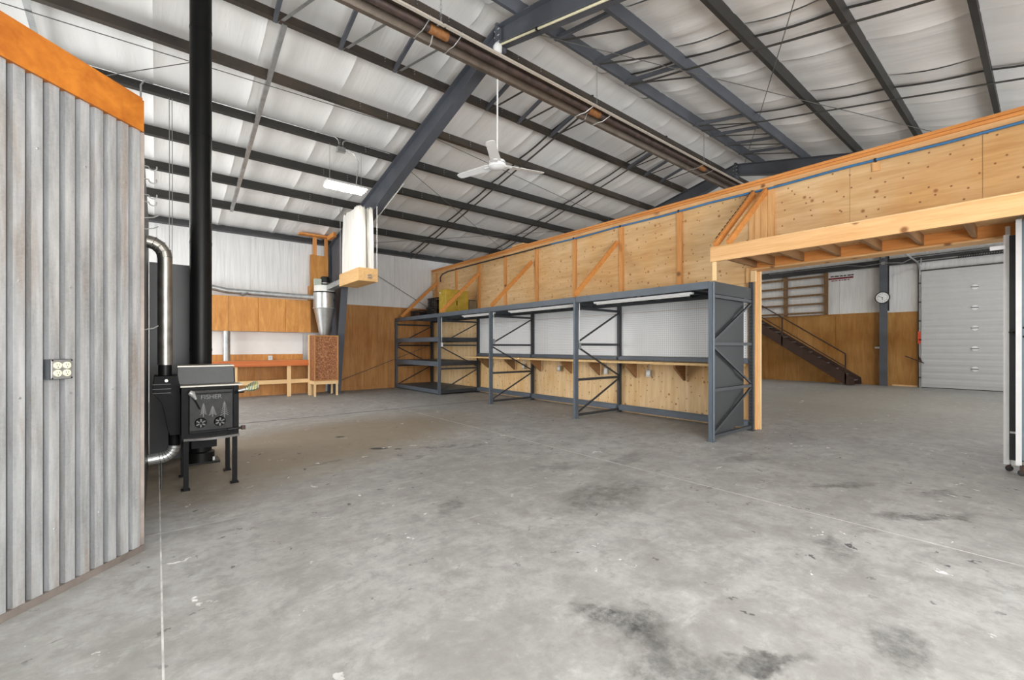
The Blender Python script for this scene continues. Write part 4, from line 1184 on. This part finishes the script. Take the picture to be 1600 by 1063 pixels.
MB().tube([(1.80, 12.90, 2.67), (1.66, 12.83, 2.605)], 0.035, 12).build('branch', 'galv_bright', du)
vd = thing('vertical_duct', 'vertical galvanized duct between bench and wall cabinet', 'duct', (1.34, 12.9, 0.946))
MB().tube([(1.345, 12.9, 0.946), (1.345, 12.9, 1.70)], 0.080, 20).build('pipe', 'galv', vd, smooth=True)
MB().tube([(1.345, 12.9, 1.62), (1.345, 12.9, 1.65)], 0.083, 20).build('band', 'galv', vd)
# strand-board stand
st = thing('collector_stand', 'red-brown strand-board bin on pine legs under the cyclone', 'stand', (3.48, 12.3, 0))
MB().box(3.19, 3.775, 12.06, 12.54, 0.40, 1.60).build('bin', 'osb', st)
for x0, x1, z0, z1 in ((3.175, 3.205, 0.40, 1.60), (3.755, 3.785, 0.40, 1.60), (3.205, 3.755, 1.565, 1.60), (3.205, 3.755, 0.40, 0.43)):
    MB().box(x0, x1, 12.035, 12.062, z0, z1).build('face_frame', 'ply_brown', st)
MB().box(3.175, 3.785, 12.05, 12.54, 0.31, 0.398).build('bottom_rail', 'bench_pale_x', st)
for x in (3.18, 3.735):
    for y in (12.06, 12.49):
        MB().box(x, x + 0.045, y, y + 0.045, 0, 0.31).build('leg', 'bench_pale', st)
cy = thing('cyclone_collector', 'shiny sheet-metal cyclone dust collector with a black motor', 'dust collector', (3.50, 12.3, 1.6))
CX, CY = 3.495, 12.30
MB().lathe([(0.115, 1.60), (0.125, 1.64), (0.262, 2.30), (0.268, 2.315)], CX, CY, 36).build('cone', 'galv_bright', cy, smooth=True)
MB().lathe([(0.275, 2.315), (0.290, 2.320), (0.290, 2.340), (0.275, 2.345)], CX, CY, 36).build('ring_seam', 'galv', cy, smooth=True)
MB().lathe([(0.270, 2.345), (0.270, 2.735)], CX, CY, 36).build('drum', 'galv_bright', cy, smooth=True)
MB().lathe([(0.282, 2.735), (0.282, 2.765)], CX, CY, 36).build('gasket', 'black', cy, smooth=True)
MB().lathe([(0.255, 2.765), (0.255, 2.925), (0.235, 2.935)], CX, CY, 36).build('fan_housing', 'offwhite', cy, smooth=True)
MB().lathe([(0.10, 2.935), (0.125, 2.95), (0.125, 3.12), (0.095, 3.18), (0.03, 3.19)], CX + 0.02, CY, 24).build('motor', 'black', cy, smooth=True)
MB().lathe([(0.13, 2.99), (0.13, 3.01)], CX + 0.02, CY, 24).build('motor_band', 'galv_bright', cy)
MB().box(CX - 0.26, CX - 0.10, CY - 0.10, CY + 0.04, 2.935, 3.10).build('control_box', 'green', cy)
MB().box(CX + 0.16, CX + 0.25, CY - 0.04, CY + 0.06, 2.935, 3.05).build('capacitor_box', 'cardboard', cy)
MB().tube([(CX + 0.19, CY - 0.20, 2.55), (CX + 0.19, CY - 0.205, 2.55)], 0.03, 12).build('port', 'black', cy)
bd = thing('blower_duct', 'square grey duct from the cyclone to the filter-bag box', 'duct', (3.55, 11.5, 2.9))
MB().bar((3.56, 12.08, 2.86), (3.60, 10.81, 2.92), 0.16, 0.13).build('duct_body', 'galv', bd)
for u in (0.04, 0.5, 0.94):
    p = Vector((3.56, 12.08, 2.86)).lerp(Vector((3.60, 10.81, 2.92)), u)
    q = Vector((3.56, 12.08, 2.86)).lerp(Vector((3.60, 10.81, 2.92)), u + 0.02)
    MB().bar(p, q, 0.17, 0.14).build('flange', 'galv', bd)
# panel, studs and shelf above
bp = thing('backing_panel', 'orange plywood panel with two studs behind the cyclone motor', 'panel', (3.6, 13.1, 2.65))
MB().box(3.30, 3.78, YB - 0.27, YB - 0.25, 2.60, 3.86).build('panel', 'cab', bp)
MB().box(3.38, 3.48, YB - 0.249, YB - 0.21, 3.0, 4.36).build('stud', 'lum_oz', bp)
MB().box(3.69, 3.78, YB - 0.249, YB - 0.21, 3.0, 4.36).build('stud', 'lum_oz', bp)
MB().box(3.30, 3.78, YB - 0.249, YB - 0.001, 1.70, 3.0).build('backer', 'ply_brown', bp)
MB().box(3.0, 3.78, YB - 0.45, YB - 0.21, 4.36, 4.40).build('top_shelf', 'lum_o', bp)
MB().box(3.70, 3.78, 12.2, YB - 0.45, 4.28, 4.40).build('side_arm', 'lum_o', bp)
# filter bag with its wooden box
fb = thing('filter_bag_box', 'honey-coloured wooden box hung under the white filter bag', 'box', (3.63, 10.1, 2.75))
MB().box(3.41, 3.85, 9.50, 10.79, 2.75, 3.04).build('box', 'box_wood', fb, bevel=0.004)
MB().tube([tuple(p) for p in arc((3.66, 9.49, 2.86), 0.055, 0.1, 2 * PI - 0.6, 14, (1, 0, 0), (0, 0.0, 0.6))], 0.012, 8).build('hose_clamp', 'galv_bright', fb, smooth=True)
fg = thing('filter_bag', 'tall white cloth filter bag gathered at the top above the wooden box', 'filter bag', (3.6, 10.1, 3.04))
def bagring(z, u, cx, wx, y0, y1, ph):
    """pleated outline; u = 0 at the box, 1 at the gathered top"""
    cyy = (y0 + y1) / 2
    hx = wx * (1 - 0.14 * u ** 3)
    hy = (y1 - y0) / 2 * (1 - 0.10 * u ** 2)
    pts = []
    N = 120
    for k in range(N):
        a = 2 * PI * k / N
        ca, sa = math.cos(a), math.sin(a)
        e = 0.36
        x = hx * math.copysign(abs(ca) ** e, ca)
        y = hy * math.copysign(abs(sa) ** e, sa)
        pl = 0.007 + 0.014 * u * u
        w = 0.5 + 0.5 * math.cos(15 * a + ph) * math.cos(4 * a + ph)
        pts.append((cx + x * (1 - pl / hx * w), cyy + y * (1 - 0.02 * w), z))
    return pts
for cx, wx, y0, y1, ph in ((3.535, 0.112, 9.56, 10.74, 0.6), (3.735, 0.066, 9.54, 10.70, 1.9)):
    MB().loft([bagring(3.04 + 1.36 * u, u, cx, wx, y0, y1, ph) for u in [i / 14 for i in range(15)]]).build('cloth', 'cloth', fg, smooth=True)
    tl = bagring(4.40, 1.0, cx, wx, y0, y1, ph)
    ctr = Vector((cx, 10.13, 4.46))
    MB().loft([tl, [tuple(ctr + (Vector(p) - ctr) * 0.95 + Vector((0, 0, 0.045 * (0.5 + 0.5 * math.sin(i * 0.8))))) for i, p in enumerate(tl)]]).build('gathered_hem', 'cloth', fg, smooth=True)
for p, q, lab in (((3.43, 10.77, 3.04), (3.43, PL[1] - 0.03, zp(PL[1])), 'cord from a purlin to the left corner of the wooden filter box'),
                  ((3.835, 9.52, 3.04), (3.835, 9.52, zb(9.52) - 0.006), 'white cord from the frame to the right corner of the wooden filter box')):
    tag(MB().tube([p, q], 0.007, 6).build('support_cord', 'white_paint' if q[1] < 10 else 'wire'), lab, 'cord', 'filter box cords')

# ------------------------------------------------------------------ ceiling lamp, added fill lamps, conduit
def shop_or_fill_lamp(x, y, lab):
    """open fluorescent fixture hung from the purlin above it"""
    z = zp(y) - 0.81
    t = thing('ceiling_or_fill_lamp', lab, 'light', (x, y, z), 'shop lamps')
    MB().prism([(y - 0.19, z + 0.04), (y + 0.19, z + 0.04), (y + 0.11, z + 0.10), (y - 0.11, z + 0.10)], 'x', x - 0.37, x + 0.37).build('housing', 'white_enamel', t)
    for dy in (-0.12, -0.04, 0.04, 0.12):
        MB().tube([(x - 0.35, y + dy, z + 0.018), (x + 0.35, y + dy, z + 0.018)], 0.019, 10).build('tube', 'lamp', t, smooth=True)
    for dx in (-0.3, 0.3):
        MB().tube([(x + dx, y, z + 0.10), (x + dx, y, zp(y))], 0.004, 6).build('suspension_wire', 'wire', t)
shop_or_fill_lamp(2.85, 8.63, 'bright white fluorescent fixture hanging from a purlin over the shop')
for x, y, lab in ((-2.3, 8.63, 'unseen fluorescent fill fixture added over the corner room, nearer the ridge'), (-2.3, 10.77, 'unseen fluorescent fill fixture added over the corner room, nearer the back wall'),  # out-of-view copies of the shop lamp, added as fill light
                  (-1.6, 1.54, 'unseen fluorescent fill fixture added overhead left of the camera'), (1.9, 0.51, 'unseen fluorescent fill fixture added above the camera'), (5.4, -1.55, 'unseen fluorescent fill fixture added behind and right of the camera'), (0.6, -1.55, 'unseen fluorescent fill fixture added behind the camera'),
                  (13.2, 8.63, 'unseen fluorescent fill fixture added in the far room by the back'), (16.4, 8.63, 'unseen fluorescent fill fixture added over the stairs'),
                  (13.2, 1.54, 'unseen fluorescent fill fixture added in the far room by the front'), (16.4, 1.54, 'unseen fluorescent fill fixture added before the far overhead door')):
    shop_or_fill_lamp(x, y, lab)
cd = thing('electrical_conduit', 'galvanized conduit with a junction box clipped along the fourth purlin', 'conduit', (1.5, PL[3], 5.2))
yq = PL[3] - 0.075
zq = zp(PL[3])
MB().tube([(-1.4, yq + 0.055, zq + 0.16), (2.62, yq + 0.055, zq + 0.16)] + [tuple(p) for p in arc((2.62, yq + 0.04, zq + 0.06), 0.10, PI / 2, 0, 5, (1, 0, 0), (0, 0, 1))] + [(2.72, yq + 0.03, zq - 0.02)], 0.012, 8).build('run', 'galv', cd, smooth=True)
MB().tube([(2.79, yq + 0.03, zq - 0.02), (2.79, yq + 0.03, zq + 0.06)] + [tuple(p) for p in arc((2.88, yq + 0.04, zq + 0.06), 0.09, PI, PI / 2, 5, (1, 0, 0), (0, 0, 1))] + [(3.75, yq + 0.055, zq + 0.15)], 0.012, 8).build('run', 'galv', cd, smooth=True)
MB().box(2.68, 2.83, yq - 0.02, yq + 0.06, zq - 0.11, zq - 0.02).build('junction_box', 'galv_bright', cd)
MB().tube([(2.83, yq + 0.02, zq - 0.06), (3.0, yq + 0.02, zq - 0.08), (3.08, yq + 0.02, zq - 0.2), (3.08, yq + 0.04, 4.75), (3.05, 8.63, 4.46)], 0.011, 8).build('drop', 'galv', cd, smooth=True)
MB().tube([(-0.05, yq + 0.03, zq + 0.16), (-0.14, yq - 0.01, zq + 0.15), (-0.185, yq - 0.02, zq + 0.06), (-0.19, yq - 0.02, 2.6)], 0.013, 8).build('drop', 'galv', cd, smooth=True)
for x in (-0.8, 0.3, 1.4, 2.3, 3.3):
    MB().box(x - 0.012, x + 0.012, yq + 0.035, yq + 0.075, zq + 0.14, zq + 0.18).build('clip', 'galv_bright', cd)
# conduit along the frame down to the bag
cf = thing('frame_conduit', 'pale conduit clipped to the far edge of the portal frame', 'conduit', (XF, 9, 4.6))
MB().tube([(XF + 0.125, y, zb(y) + 0.005) for y in (8.55, 9.0, 9.6, 10.2, 10.8)], 0.013, 8).build('run', 'offwhite', cf, smooth=True)
cf2 = thing('fan_conduit', 'pale yellow conduit along the underside of the front rafter to the fan', 'conduit', (XF, 4, 5.6))
MB().tube([(XF - 0.06, y, zb(y) - 0.022) for y in (4.98, 4.0, 2.5, 1.0, -0.5)], 0.015, 8).build('run', 'ivory', cf2, smooth=True)
for y in (4.2, 3.0, 1.5):
    MB().box(XF - 0.085, XF - 0.035, y - 0.015, y + 0.015, zb(y) - 0.04, zb(y) - 0.006).build('clip', 'black', cf2)

# ------------------------------------------------------------------ ceiling fan
FX, FYY, FZ = 3.785, 4.99, 3.90
fn = thing('ceiling_fan', 'white three-blade ceiling fan on a long down rod', 'fan', (FX, FYY, FZ))
MB().lathe([(0.03, zb(5.0) - 0.16), (0.06, zb(5.0) - 0.14), (0.065, zb(5.0) - 0.06), (0.045, zb(5.0) - 0.03), (0.03, zb(5.0) - 0.006)], FX + 0.02, FYY + 0.02, 20).build('canopy', 'white_enamel', fn, smooth=True)
MB().tube([(FX + 0.02, FYY + 0.02, zb(5.0) - 0.15), (FX, FYY, FZ + 0.10)], 0.012, 12).build('down_rod', 'white_paint', fn, smooth=True)
MB().lathe([(0.03, FZ + 0.12), (0.055, FZ + 0.09), (0.115, FZ + 0.055), (0.125, FZ + 0.02), (0.120, FZ - 0.02), (0.07, FZ - 0.05), (0.02, FZ - 0.055)], FX, FYY, 28).build('motor_hub', 'white_enamel', fn, smooth=True)
MB().lathe([(0.127, FZ + 0.012), (0.127, FZ + 0.020)], FX, FYY, 28).build('hub_seam', 'galv', fn)
for a in (225.5, 105.5, 344.5):
    t = math.radians(a)
    r, s_ = Vector((math.cos(t), math.sin(t), 0)), Vector((-math.sin(t), math.cos(t), 0))
    tw = 0.17
    def bpnt(u, w, h):
        p = Vector((FX, FYY, FZ)) + r * u + s_ * (w * math.cos(tw)) + Vector((0, 0, w * math.sin(tw) + h))
        return tuple(p)
    out = [(0.10, -0.045), (0.16, -0.072), (0.70, -0.062), (0.735, -0.045), (0.745, 0.0), (0.735, 0.045), (0.70, 0.062), (0.16, 0.072), (0.10, 0.045)]
    n = len(out)
    m = MB().add([bpnt(u, w, 0.0) for u, w in out] + [bpnt(u, w, 0.006) for u, w in out],
                 [tuple(range(n)), tuple(range(2 * n - 1, n - 1, -1))] + [(i, i + n, (i + 1) % n + n, (i + 1) % n) for i in range(n)])
    bl = m.build('blade', 'white_enamel', fn)
    MB().bar(bpnt(0.08, 0, -0.006), bpnt(0.22, 0, -0.005), 0.05, 0.008).build('blade_iron', 'white_enamel', bl)

# ------------------------------------------------------------------ infrared tube heater
ht = thing('tube_heater', 'long rusty infrared tube heater hanging along the ridge', 'heater', (5, 4.78, 5.15))
xs_h = [-2.2, 2.70, 5.62, 9.15, 11.3]
prof = [(4.60, 5.150), (4.64, 5.235), (4.72, 5.285), (4.84, 5.285), (4.915, 5.235), (4.965, 5.145)]
inner = [(4.613, 5.156), (4.650, 5.230), (4.724, 5.277), (4.836, 5.277), (4.905, 5.230), (4.952, 5.151)]
for a, c in zip(xs_h[:-1], xs_h[1:]):
    m = MB()
    n = len(prof)
    vs = [(x, y, z) for x in (a + 0.01, c - 0.01) for y, z in prof]
    m.add(vs, [(i, i + 1, n + i + 1, n + i) for i in range(n - 1)])
    m.build('reflector_back', 'heater_out', ht)
    m = MB()
    vs = [(x, y, z) for x in (a + 0.01, c - 0.01) for y, z in inner]
    m.add(vs, [(i, i + 1, n + i + 1, n + i) for i in range(n - 1)])
    m.build('reflector', 'heater', ht)
    MB().box(a + 0.01, c - 0.01, 4.560, 4.602, 5.146, 5.156).build('near_rim', 'heater_out', ht)
    MB().box(a + 0.01, c - 0.01, 4.952, 5.000, 5.140, 5.150).build('far_rim', 'heater', ht)
    MB().tube([(a, 4.765, 5.185), (c, 4.765, 5.185)], 0.048, 16).build('burner_tube', 'heater_tube', ht, smooth=True)
for x in xs_h[1:4]:
    MB().tube([(x - 0.13, 4.765, 5.185), (x + 0.13, 4.765, 5.185)], 0.056, 16).build('coupling', 'heater_rust', ht, smooth=True)
    for dx in (-0.22, 0.22):
        pts = [(x + dx, 4.56, 5.175), (x + dx, 4.60, 5.135), (x + dx, 4.70, 5.115), (x + dx, 4.765, 5.105), (x + dx, 4.86, 5.125), (x + dx, 4.97, 5.125), (x + dx, 5.01, 5.165)]
        MB().tube(pts, 0.007, 6).build('hanger_wire', 'galv_bright', ht, smooth=True)
    zt_ = zp(4.70) + 0.02
    for k in range(12):
        z0 = 5.28 + (zt_ - 5.28) * k / 12
        z1 = 5.28 + (zt_ - 5.28) * (k + 1) / 12
        w = 0.010
        d = (w, 0) if k % 2 else (0, w)
        m = MB()
        m.tube([(x + d[0], 4.70 + d[1], z0), (x + d[0], 4.70 + d[1], z1), (x - d[0], 4.70 - d[1], z1), (x - d[0], 4.70 - d[1], z0), (x + d[0], 4.70 + d[1], z0)], 0.003, 5)
        m.build('chain_link', 'galv', ht)

# ------------------------------------------------------------------ far room: stairs, rack, clock, door
sr = thing('steel_staircase', 'brown steel staircase with a two-rail handrail along the far wall', 'stairs', (18.5, 4.4, 0))
S0, SS = 4.33, 0.705
def sz(y): return (y - S0) * SS
for x in (18.06, 18.92):
    MB().prism([(4.33, 0), (4.10, 0.02), (4.12, 0.24), (9.0, sz(9.0) + 0.22), (9.0, sz(9.0) - 0.12)], 'x', x - 0.02, x + 0.02).build('stringer', 'brown_steel', sr)
for k in range(17):
    y = 4.20 + k * 0.27
    z = 0.17 + k * 0.19
    MB().box(18.08, 18.90, y, y + 0.25, z - 0.03, z).build('tread', 'tread', sr)
rail = lambda h: [(18.06, 4.35, h), (18.06, 8.9, h + (8.9 - 4.35) * 0.69)]
MB().tube(rail(1.06), 0.021, 10).build('handrail', 'brown_steel', sr, smooth=True)
MB().tube([(18.06, 4.35, 0.62), (18.06, 8.9, 0.62 + (8.9 - 4.35) * 0.69)], 0.017, 10).build('mid_rail', 'brown_steel', sr, smooth=True)
for y in (4.35, 6.28, 8.3):
    MB().box(18.04, 18.08, y - 0.02, y + 0.02, max(0.05, sz(y)), 1.06 + (y - 4.35) * 0.69).build('rail_post', 'brown_steel', sr)
MB().box(17.9, 18.95, 8.95, 12.0, 3.20, 3.32).build('landing', 'brown_steel', sr)
MB().box(17.95, 18.05, 11.8, 11.9, 0, 3.2).build('landing_post', 'brown_steel', sr)

lr = thing('lumber_rack', 'brown wooden slat frame fixed to the far wall above the stairs', 'rack', (XR - 0.1, 6.5, 2.45))
for y in (5.14, 6.46):
    MB().box(XR - 0.11, XR - 0.001, y - 0.055, y + 0.055, 2.475, 3.99).build('post', 'brown_lum', lr)
for z in (3.87, 3.54, 3.21, 2.88, 2.55):
    MB().box(XR - 0.14, XR - 0.111, 5.10, 7.55, z - 0.035, z + 0.035).build('slat', 'brown_lum', lr)

sg = thing('printed_label', 'red bar with blurred black and red print on the far white insulation', 'label', (XR, 4.7, 3.7))
MB().box(XR - 0.004, XR, 4.35, 5.08, 3.725, 3.785).build('red_bar', 'darkred', sg)
m = MB()
for y0, w in ((5.02, 0.10), (4.90, 0.13), (4.74, 0.09), (4.63, 0.08), (4.52, 0.10), (4.41, 0.07)):
    m.box(XR - 0.003, XR, y0 - w, y0, 3.815, 3.855)
m.build('black_print', 'ink', sg)
m = MB()
for y0, w in ((5.0, 0.10), (4.88, 0.07), (4.78, 0.06), (4.69, 0.04), (4.63, 0.09), (4.52, 0.06)):
    m.box(XR - 0.003, XR, y0 - w, y0, 3.665, 3.695)
m.build('red_print', 'darkred', sg)

cw = thing('steel_column', 'dark steel wind column on the far wall carrying the clock', 'column', (18.8, 3.48, 0))
MB().box(18.72, 18.735, 3.375, 3.585, 0, zp(3.5)).build('flange', 'frame', cw)
MB().box(18.735, XR - 0.02, 3.474, 3.486, 0, zp(3.5)).build('web', 'frame_dark', cw)
MB().box(XR - 0.032, XR - 0.019, 3.375, 3.585, 2.5, zp(3.5)).build('flange', 'frame_dark', cw)
MB().box(18.66, 18.72, 3.43, 3.53, 4.02, 4.12).build('junction_box', 'galv', cw)
MB().box(18.66, 18.72, 3.43, 3.53, 4.24, 4.32).build('junction_box', 'galv', cw)
MB().box(18.70, 18.72, 3.585, 3.70, 1.24, 1.30).build('latch', 'galv', cw)
ck = thing('wall_clock', 'round black-rimmed clock with a white dial on the far column', 'clock', (18.7, 3.49, 2.75))
CXc, CYc, CZc, CR = 18.69, 3.50, 2.93, 0.185
m = MB()
n = 36
ring_o = [(CXc, CYc + CR * math.cos(2 * PI * k / n), CZc + CR * math.sin(2 * PI * k / n)) for k in range(n)]
MB().tube([(CXc + 0.028, CYc, CZc), (CXc - 0.005, CYc, CZc)], CR * 0.93, 36).build('dial', 'white_enamel', ck)
MB().tube(ring_o + ring_o[:2], 0.016, 8, cap=False).build('rim', 'black', ck, smooth=True)
for k in range(12):
    a = PI / 2 - k * PI / 6        # clockwise as seen from the room
    rr = CR * 0.72
    # seen from -X, +Y lies to the left
    text_mesh('numeral', str(12 if k == 0 else k), 0.048, 'ink', ck, (CXc - 0.007, CYc - rr * math.cos(a), CZc + rr * math.sin(a)), (0, -1, 0), (0, 0, 1), 0.0008)
def hand(a, L, w, nm):
    MB().bar((CXc - 0.010, CYc + 0.02 * math.cos(a), CZc - 0.02 * math.sin(a)), (CXc - 0.010, CYc - L * math.cos(a), CZc + L * math.sin(a)), w, 0.003, (1, 0, 0)).build(nm, 'ink', ck)
hand(PI / 2 - (5.83 / 12) * 2 * PI, 0.085, 0.014, 'hour_hand')
hand(PI / 2 - (50 / 60) * 2 * PI, 0.125, 0.009, 'minute_hand')
MB().tube([(CXc - 0.007, CYc, CZc), (CXc - 0.014, CYc, CZc)], 0.012, 10).build('hub', 'ink', ck)

dw = struct('door_1', (XR, 0.75, 0), 'light grey sectional overhead door in the far wall')
DY0, DY1 = -1.08, 2.58
for k in range(6):
    z0, z1 = 0.02 + k * 0.613, 0.02 + (k + 1) * 0.613 - 0.014
    p = MB().box(XR - 0.075, XR - 0.052, DY0, DY1, z0, z1).build('door_section', 'sheet_door' if 'sheet_door' in M else 'white_paint', dw)
    for j in range(3):
        zc = z0 + 0.10 + j * 0.2
        MB().prism([(XR - 0.075, zc - 0.03), (XR - 0.083, zc + 0.01), (XR - 0.083, zc + 0.10), (XR - 0.075, zc + 0.14)], 'y', DY0, DY1).build('raised_rib', 'sheet_door', p)
    if k:
        MB().tube([(XR - 0.10, 1.40, z0 - 0.003), (XR - 0.082, 1.40, z0 - 0.003)], 0.075, 14).build('hinge_glare_plate', 'white_enamel', p)  # hinge plate oversized and enamel white, its glare put into the colour
        MB().box(XR - 0.115, XR - 0.10, 1.32, 1.48, z0 - 0.012, z0 + 0.010).build('hinge_pin', 'frame_dark', p)
MB().box(XR - 0.05, XR - 0.02, DY0, DY1, 0.02, 3.70).build('backing', 'frame_dark', dw)
MB().box(XR - 0.10, XR - 0.02, DY0, DY1, 0.0, 0.02).build('bottom_seal', 'rubber', dw)
MB().box(XR - 0.10, XR - 0.02, DY0 - 0.1, DY1 + 0.02, 3.70, 3.74).build('head_seal', 'frame_dark', dw)
MB().box(XR - 0.16, XR - 0.115, DY1 + 0.005, DY1 + 0.045, 0.0, 3.6).build('door_track', 'galv', dw)
MB().box(XR - 0.10, XR - 0.001, DY1 + 0.046, DY1 + 0.075, 0.0, 4.0).build('track_angle', 'frame_dark', dw)
MB().tube([(XR - 0.14, DY1 + 0.025, 3.6)] + [(XR - 0.14 - 0.45 * (1 - math.cos(t)), DY1 + 0.025, 3.6 + 0.35 * math.sin(t)) for t in (0.4, 0.8, 1.2, PI / 2)] + [(XR - 3.0, DY1 + 0.025, 3.97)], 0.022, 8).build('overhead_track', 'galv', dw, smooth=True)
for z in (0.3, 0.9, 1.5, 2.1, 2.7, 3.3):
    MB().box(XR - 0.17, XR - 0.10, DY1 + 0.0, DY1 + 0.05, z, z + 0.04).build('roller_bracket', 'frame_dark', dw)
MB().tube([(XR - 0.26, DY0, 4.02), (XR - 0.26, DY1 + 0.06, 4.02)], 0.016, 10).build('torsion_shaft', 'galv', dw, smooth=True)
m = MB()
pts = [(XR - 0.26 + 0.05 * math.cos(k * 0.8), 0.1 + 1.65 * k / 260, 4.02 + 0.05 * math.sin(k * 0.8)) for k in range(260)]
m.tube(pts, 0.012, 5).build('torsion_spring', 'frame_dark', dw)
for y in (DY0 + 0.1, DY1 - 0.02):
    MB().box(XR - 0.28, XR - 0.2, y - 0.01, y + 0.01, 3.9, 4.1).build('shaft_bracket', 'galv', dw)
tag(MB().box(XR - 0.17, XR - 0.161, DY1 + 0.0, DY1 + 0.07, 1.40, 1.78).build('warning_tape', 'red'), 'bright red tape on the left track of the far overhead door', 'tape')
tw_ = thing('lock_bar', 'brown lock bar on the far door track beside the plywood', 'bar', (XR - .2, 2.7, 0.8))
MB().bar((XR - 0.19, 2.95, 1.00), (XR - 0.19, 2.50, 0.78), 0.03, 0.04, (1, 0, 0)).build('bar', 'brown_steel', tw_)
MB().bar((XR - 0.19, 2.62, 0.98), (XR - 0.19, 2.55, 0.80), 0.03, 0.03, (1, 0, 0)).build('handle', 'brown_steel', tw_)
MB().tube([(XR - 0.18, 2.62, 0.88), (XR - 0.161, 2.62, 0.88)], 0.02, 8).build('pivot', 'frame_dark', tw_)
fc = thing('far_conduit', 'thin conduits fanning out from the far column below the girt', 'conduit', (18.7, 3.4, 4.1))
MB().tube([(18.68, 3.43, 4.07), (18.75, 3.0, 4.02), (18.78, 2.72, 4.16), (18.79, 1.0, 4.17)], 0.014, 8).build('run', 'galv', fc, smooth=True)
MB().tube([(18.68, 3.53, 4.07), (18.75, 4.0, 4.05), (18.79, 4.5, 4.15), (18.79, 7.0, 4.16)], 0.014, 8).build('run', 'galv', fc, smooth=True)

# ------------------------------------------------------------------ white-framed rolling door leaves at right
def leaf(x, y, z0, z1, face, lab, h2):
    t = thing('rolling_door_leaf', lab, 'door leaf', (x, y - 0.7, 0))
    MB().box(x - 0.03, x + 0.03, y - 0.040, y, z0, z1).build('edge_post', 'white_paint', t)
    MB().box(x - 0.028, x + 0.028, y - 1.45, y - 1.395, z0, z1).build('edge_post', 'white_paint', t)
    MB().box(x - 0.02, x + 0.02, y - 1.395, y - 0.040, z0 + 0.05, z1 - 0.01).build('panel', face, t)
    MB().box(x - 0.028, x + 0.028, y - 1.395, y - 0.055, z0, z0 + 0.05).build('bottom_rail', 'white_paint', t)
    MB().box(x - 0.016, x + 0.016, y - 0.045, y - 0.012, z1, h2).build('top_pin', 'galv_bright', t)
    for yy in (y - 0.04, y - 1.40):
        w = MB().tube([(x - 0.014, yy, 0.030), (x + 0.014, yy, 0.030)], 0.030, 16).build('caster', 'rubber', t, smooth=True)
        MB().box(x - 0.022, x + 0.022, yy - 0.014, yy + 0.014, 0.030, z0).build('caster_fork', 'brown_steel', w)
    return t
la = leaf(6.92, 0.305, 0.07, 2.47, 'frame_dark', 'white-edged tall dark door leaf on casters at the right side of the opening', 2.56)
MB().box(6.86, 6.89, 0.29, 0.40, 2.32, 2.36).build('hinge_bracket', 'white_paint', la)
MB().box(6.895, 6.945, 0.304, 0.309, 1.42, 1.45).build('tape_wrap', 'ivory', la)
MB().box(6.88, 6.892, 0.18, 0.20, 0.10, 0.55).build('cane_bolt', 'galv_bright', la)
MB().box(6.88, 6.892, 0.14, 0.26, 0.40, 0.42).build('bolt_guide', 'white_paint', la)
lb = leaf(6.74, 0.215, 0.11, 2.58, 'bluepanel', 'second white-edged door leaf with blue-grey face at the right edge', 2.70)
for z2 in (1.50, 1.30):
    o = MB().tube([(6.88, 0.26, 1.45), (6.70, 0.15, (1.45 + z2) / 2 + 0.02), (6.705, -0.2, z2)], 0.010, 8).build('bungee_cord', 'black', smooth=True)
    tag(o, ('upper' if z2 > 1.4 else 'lower') + ' black cord tying the white-edged door leaves', 'cord', 'door leaf cords')
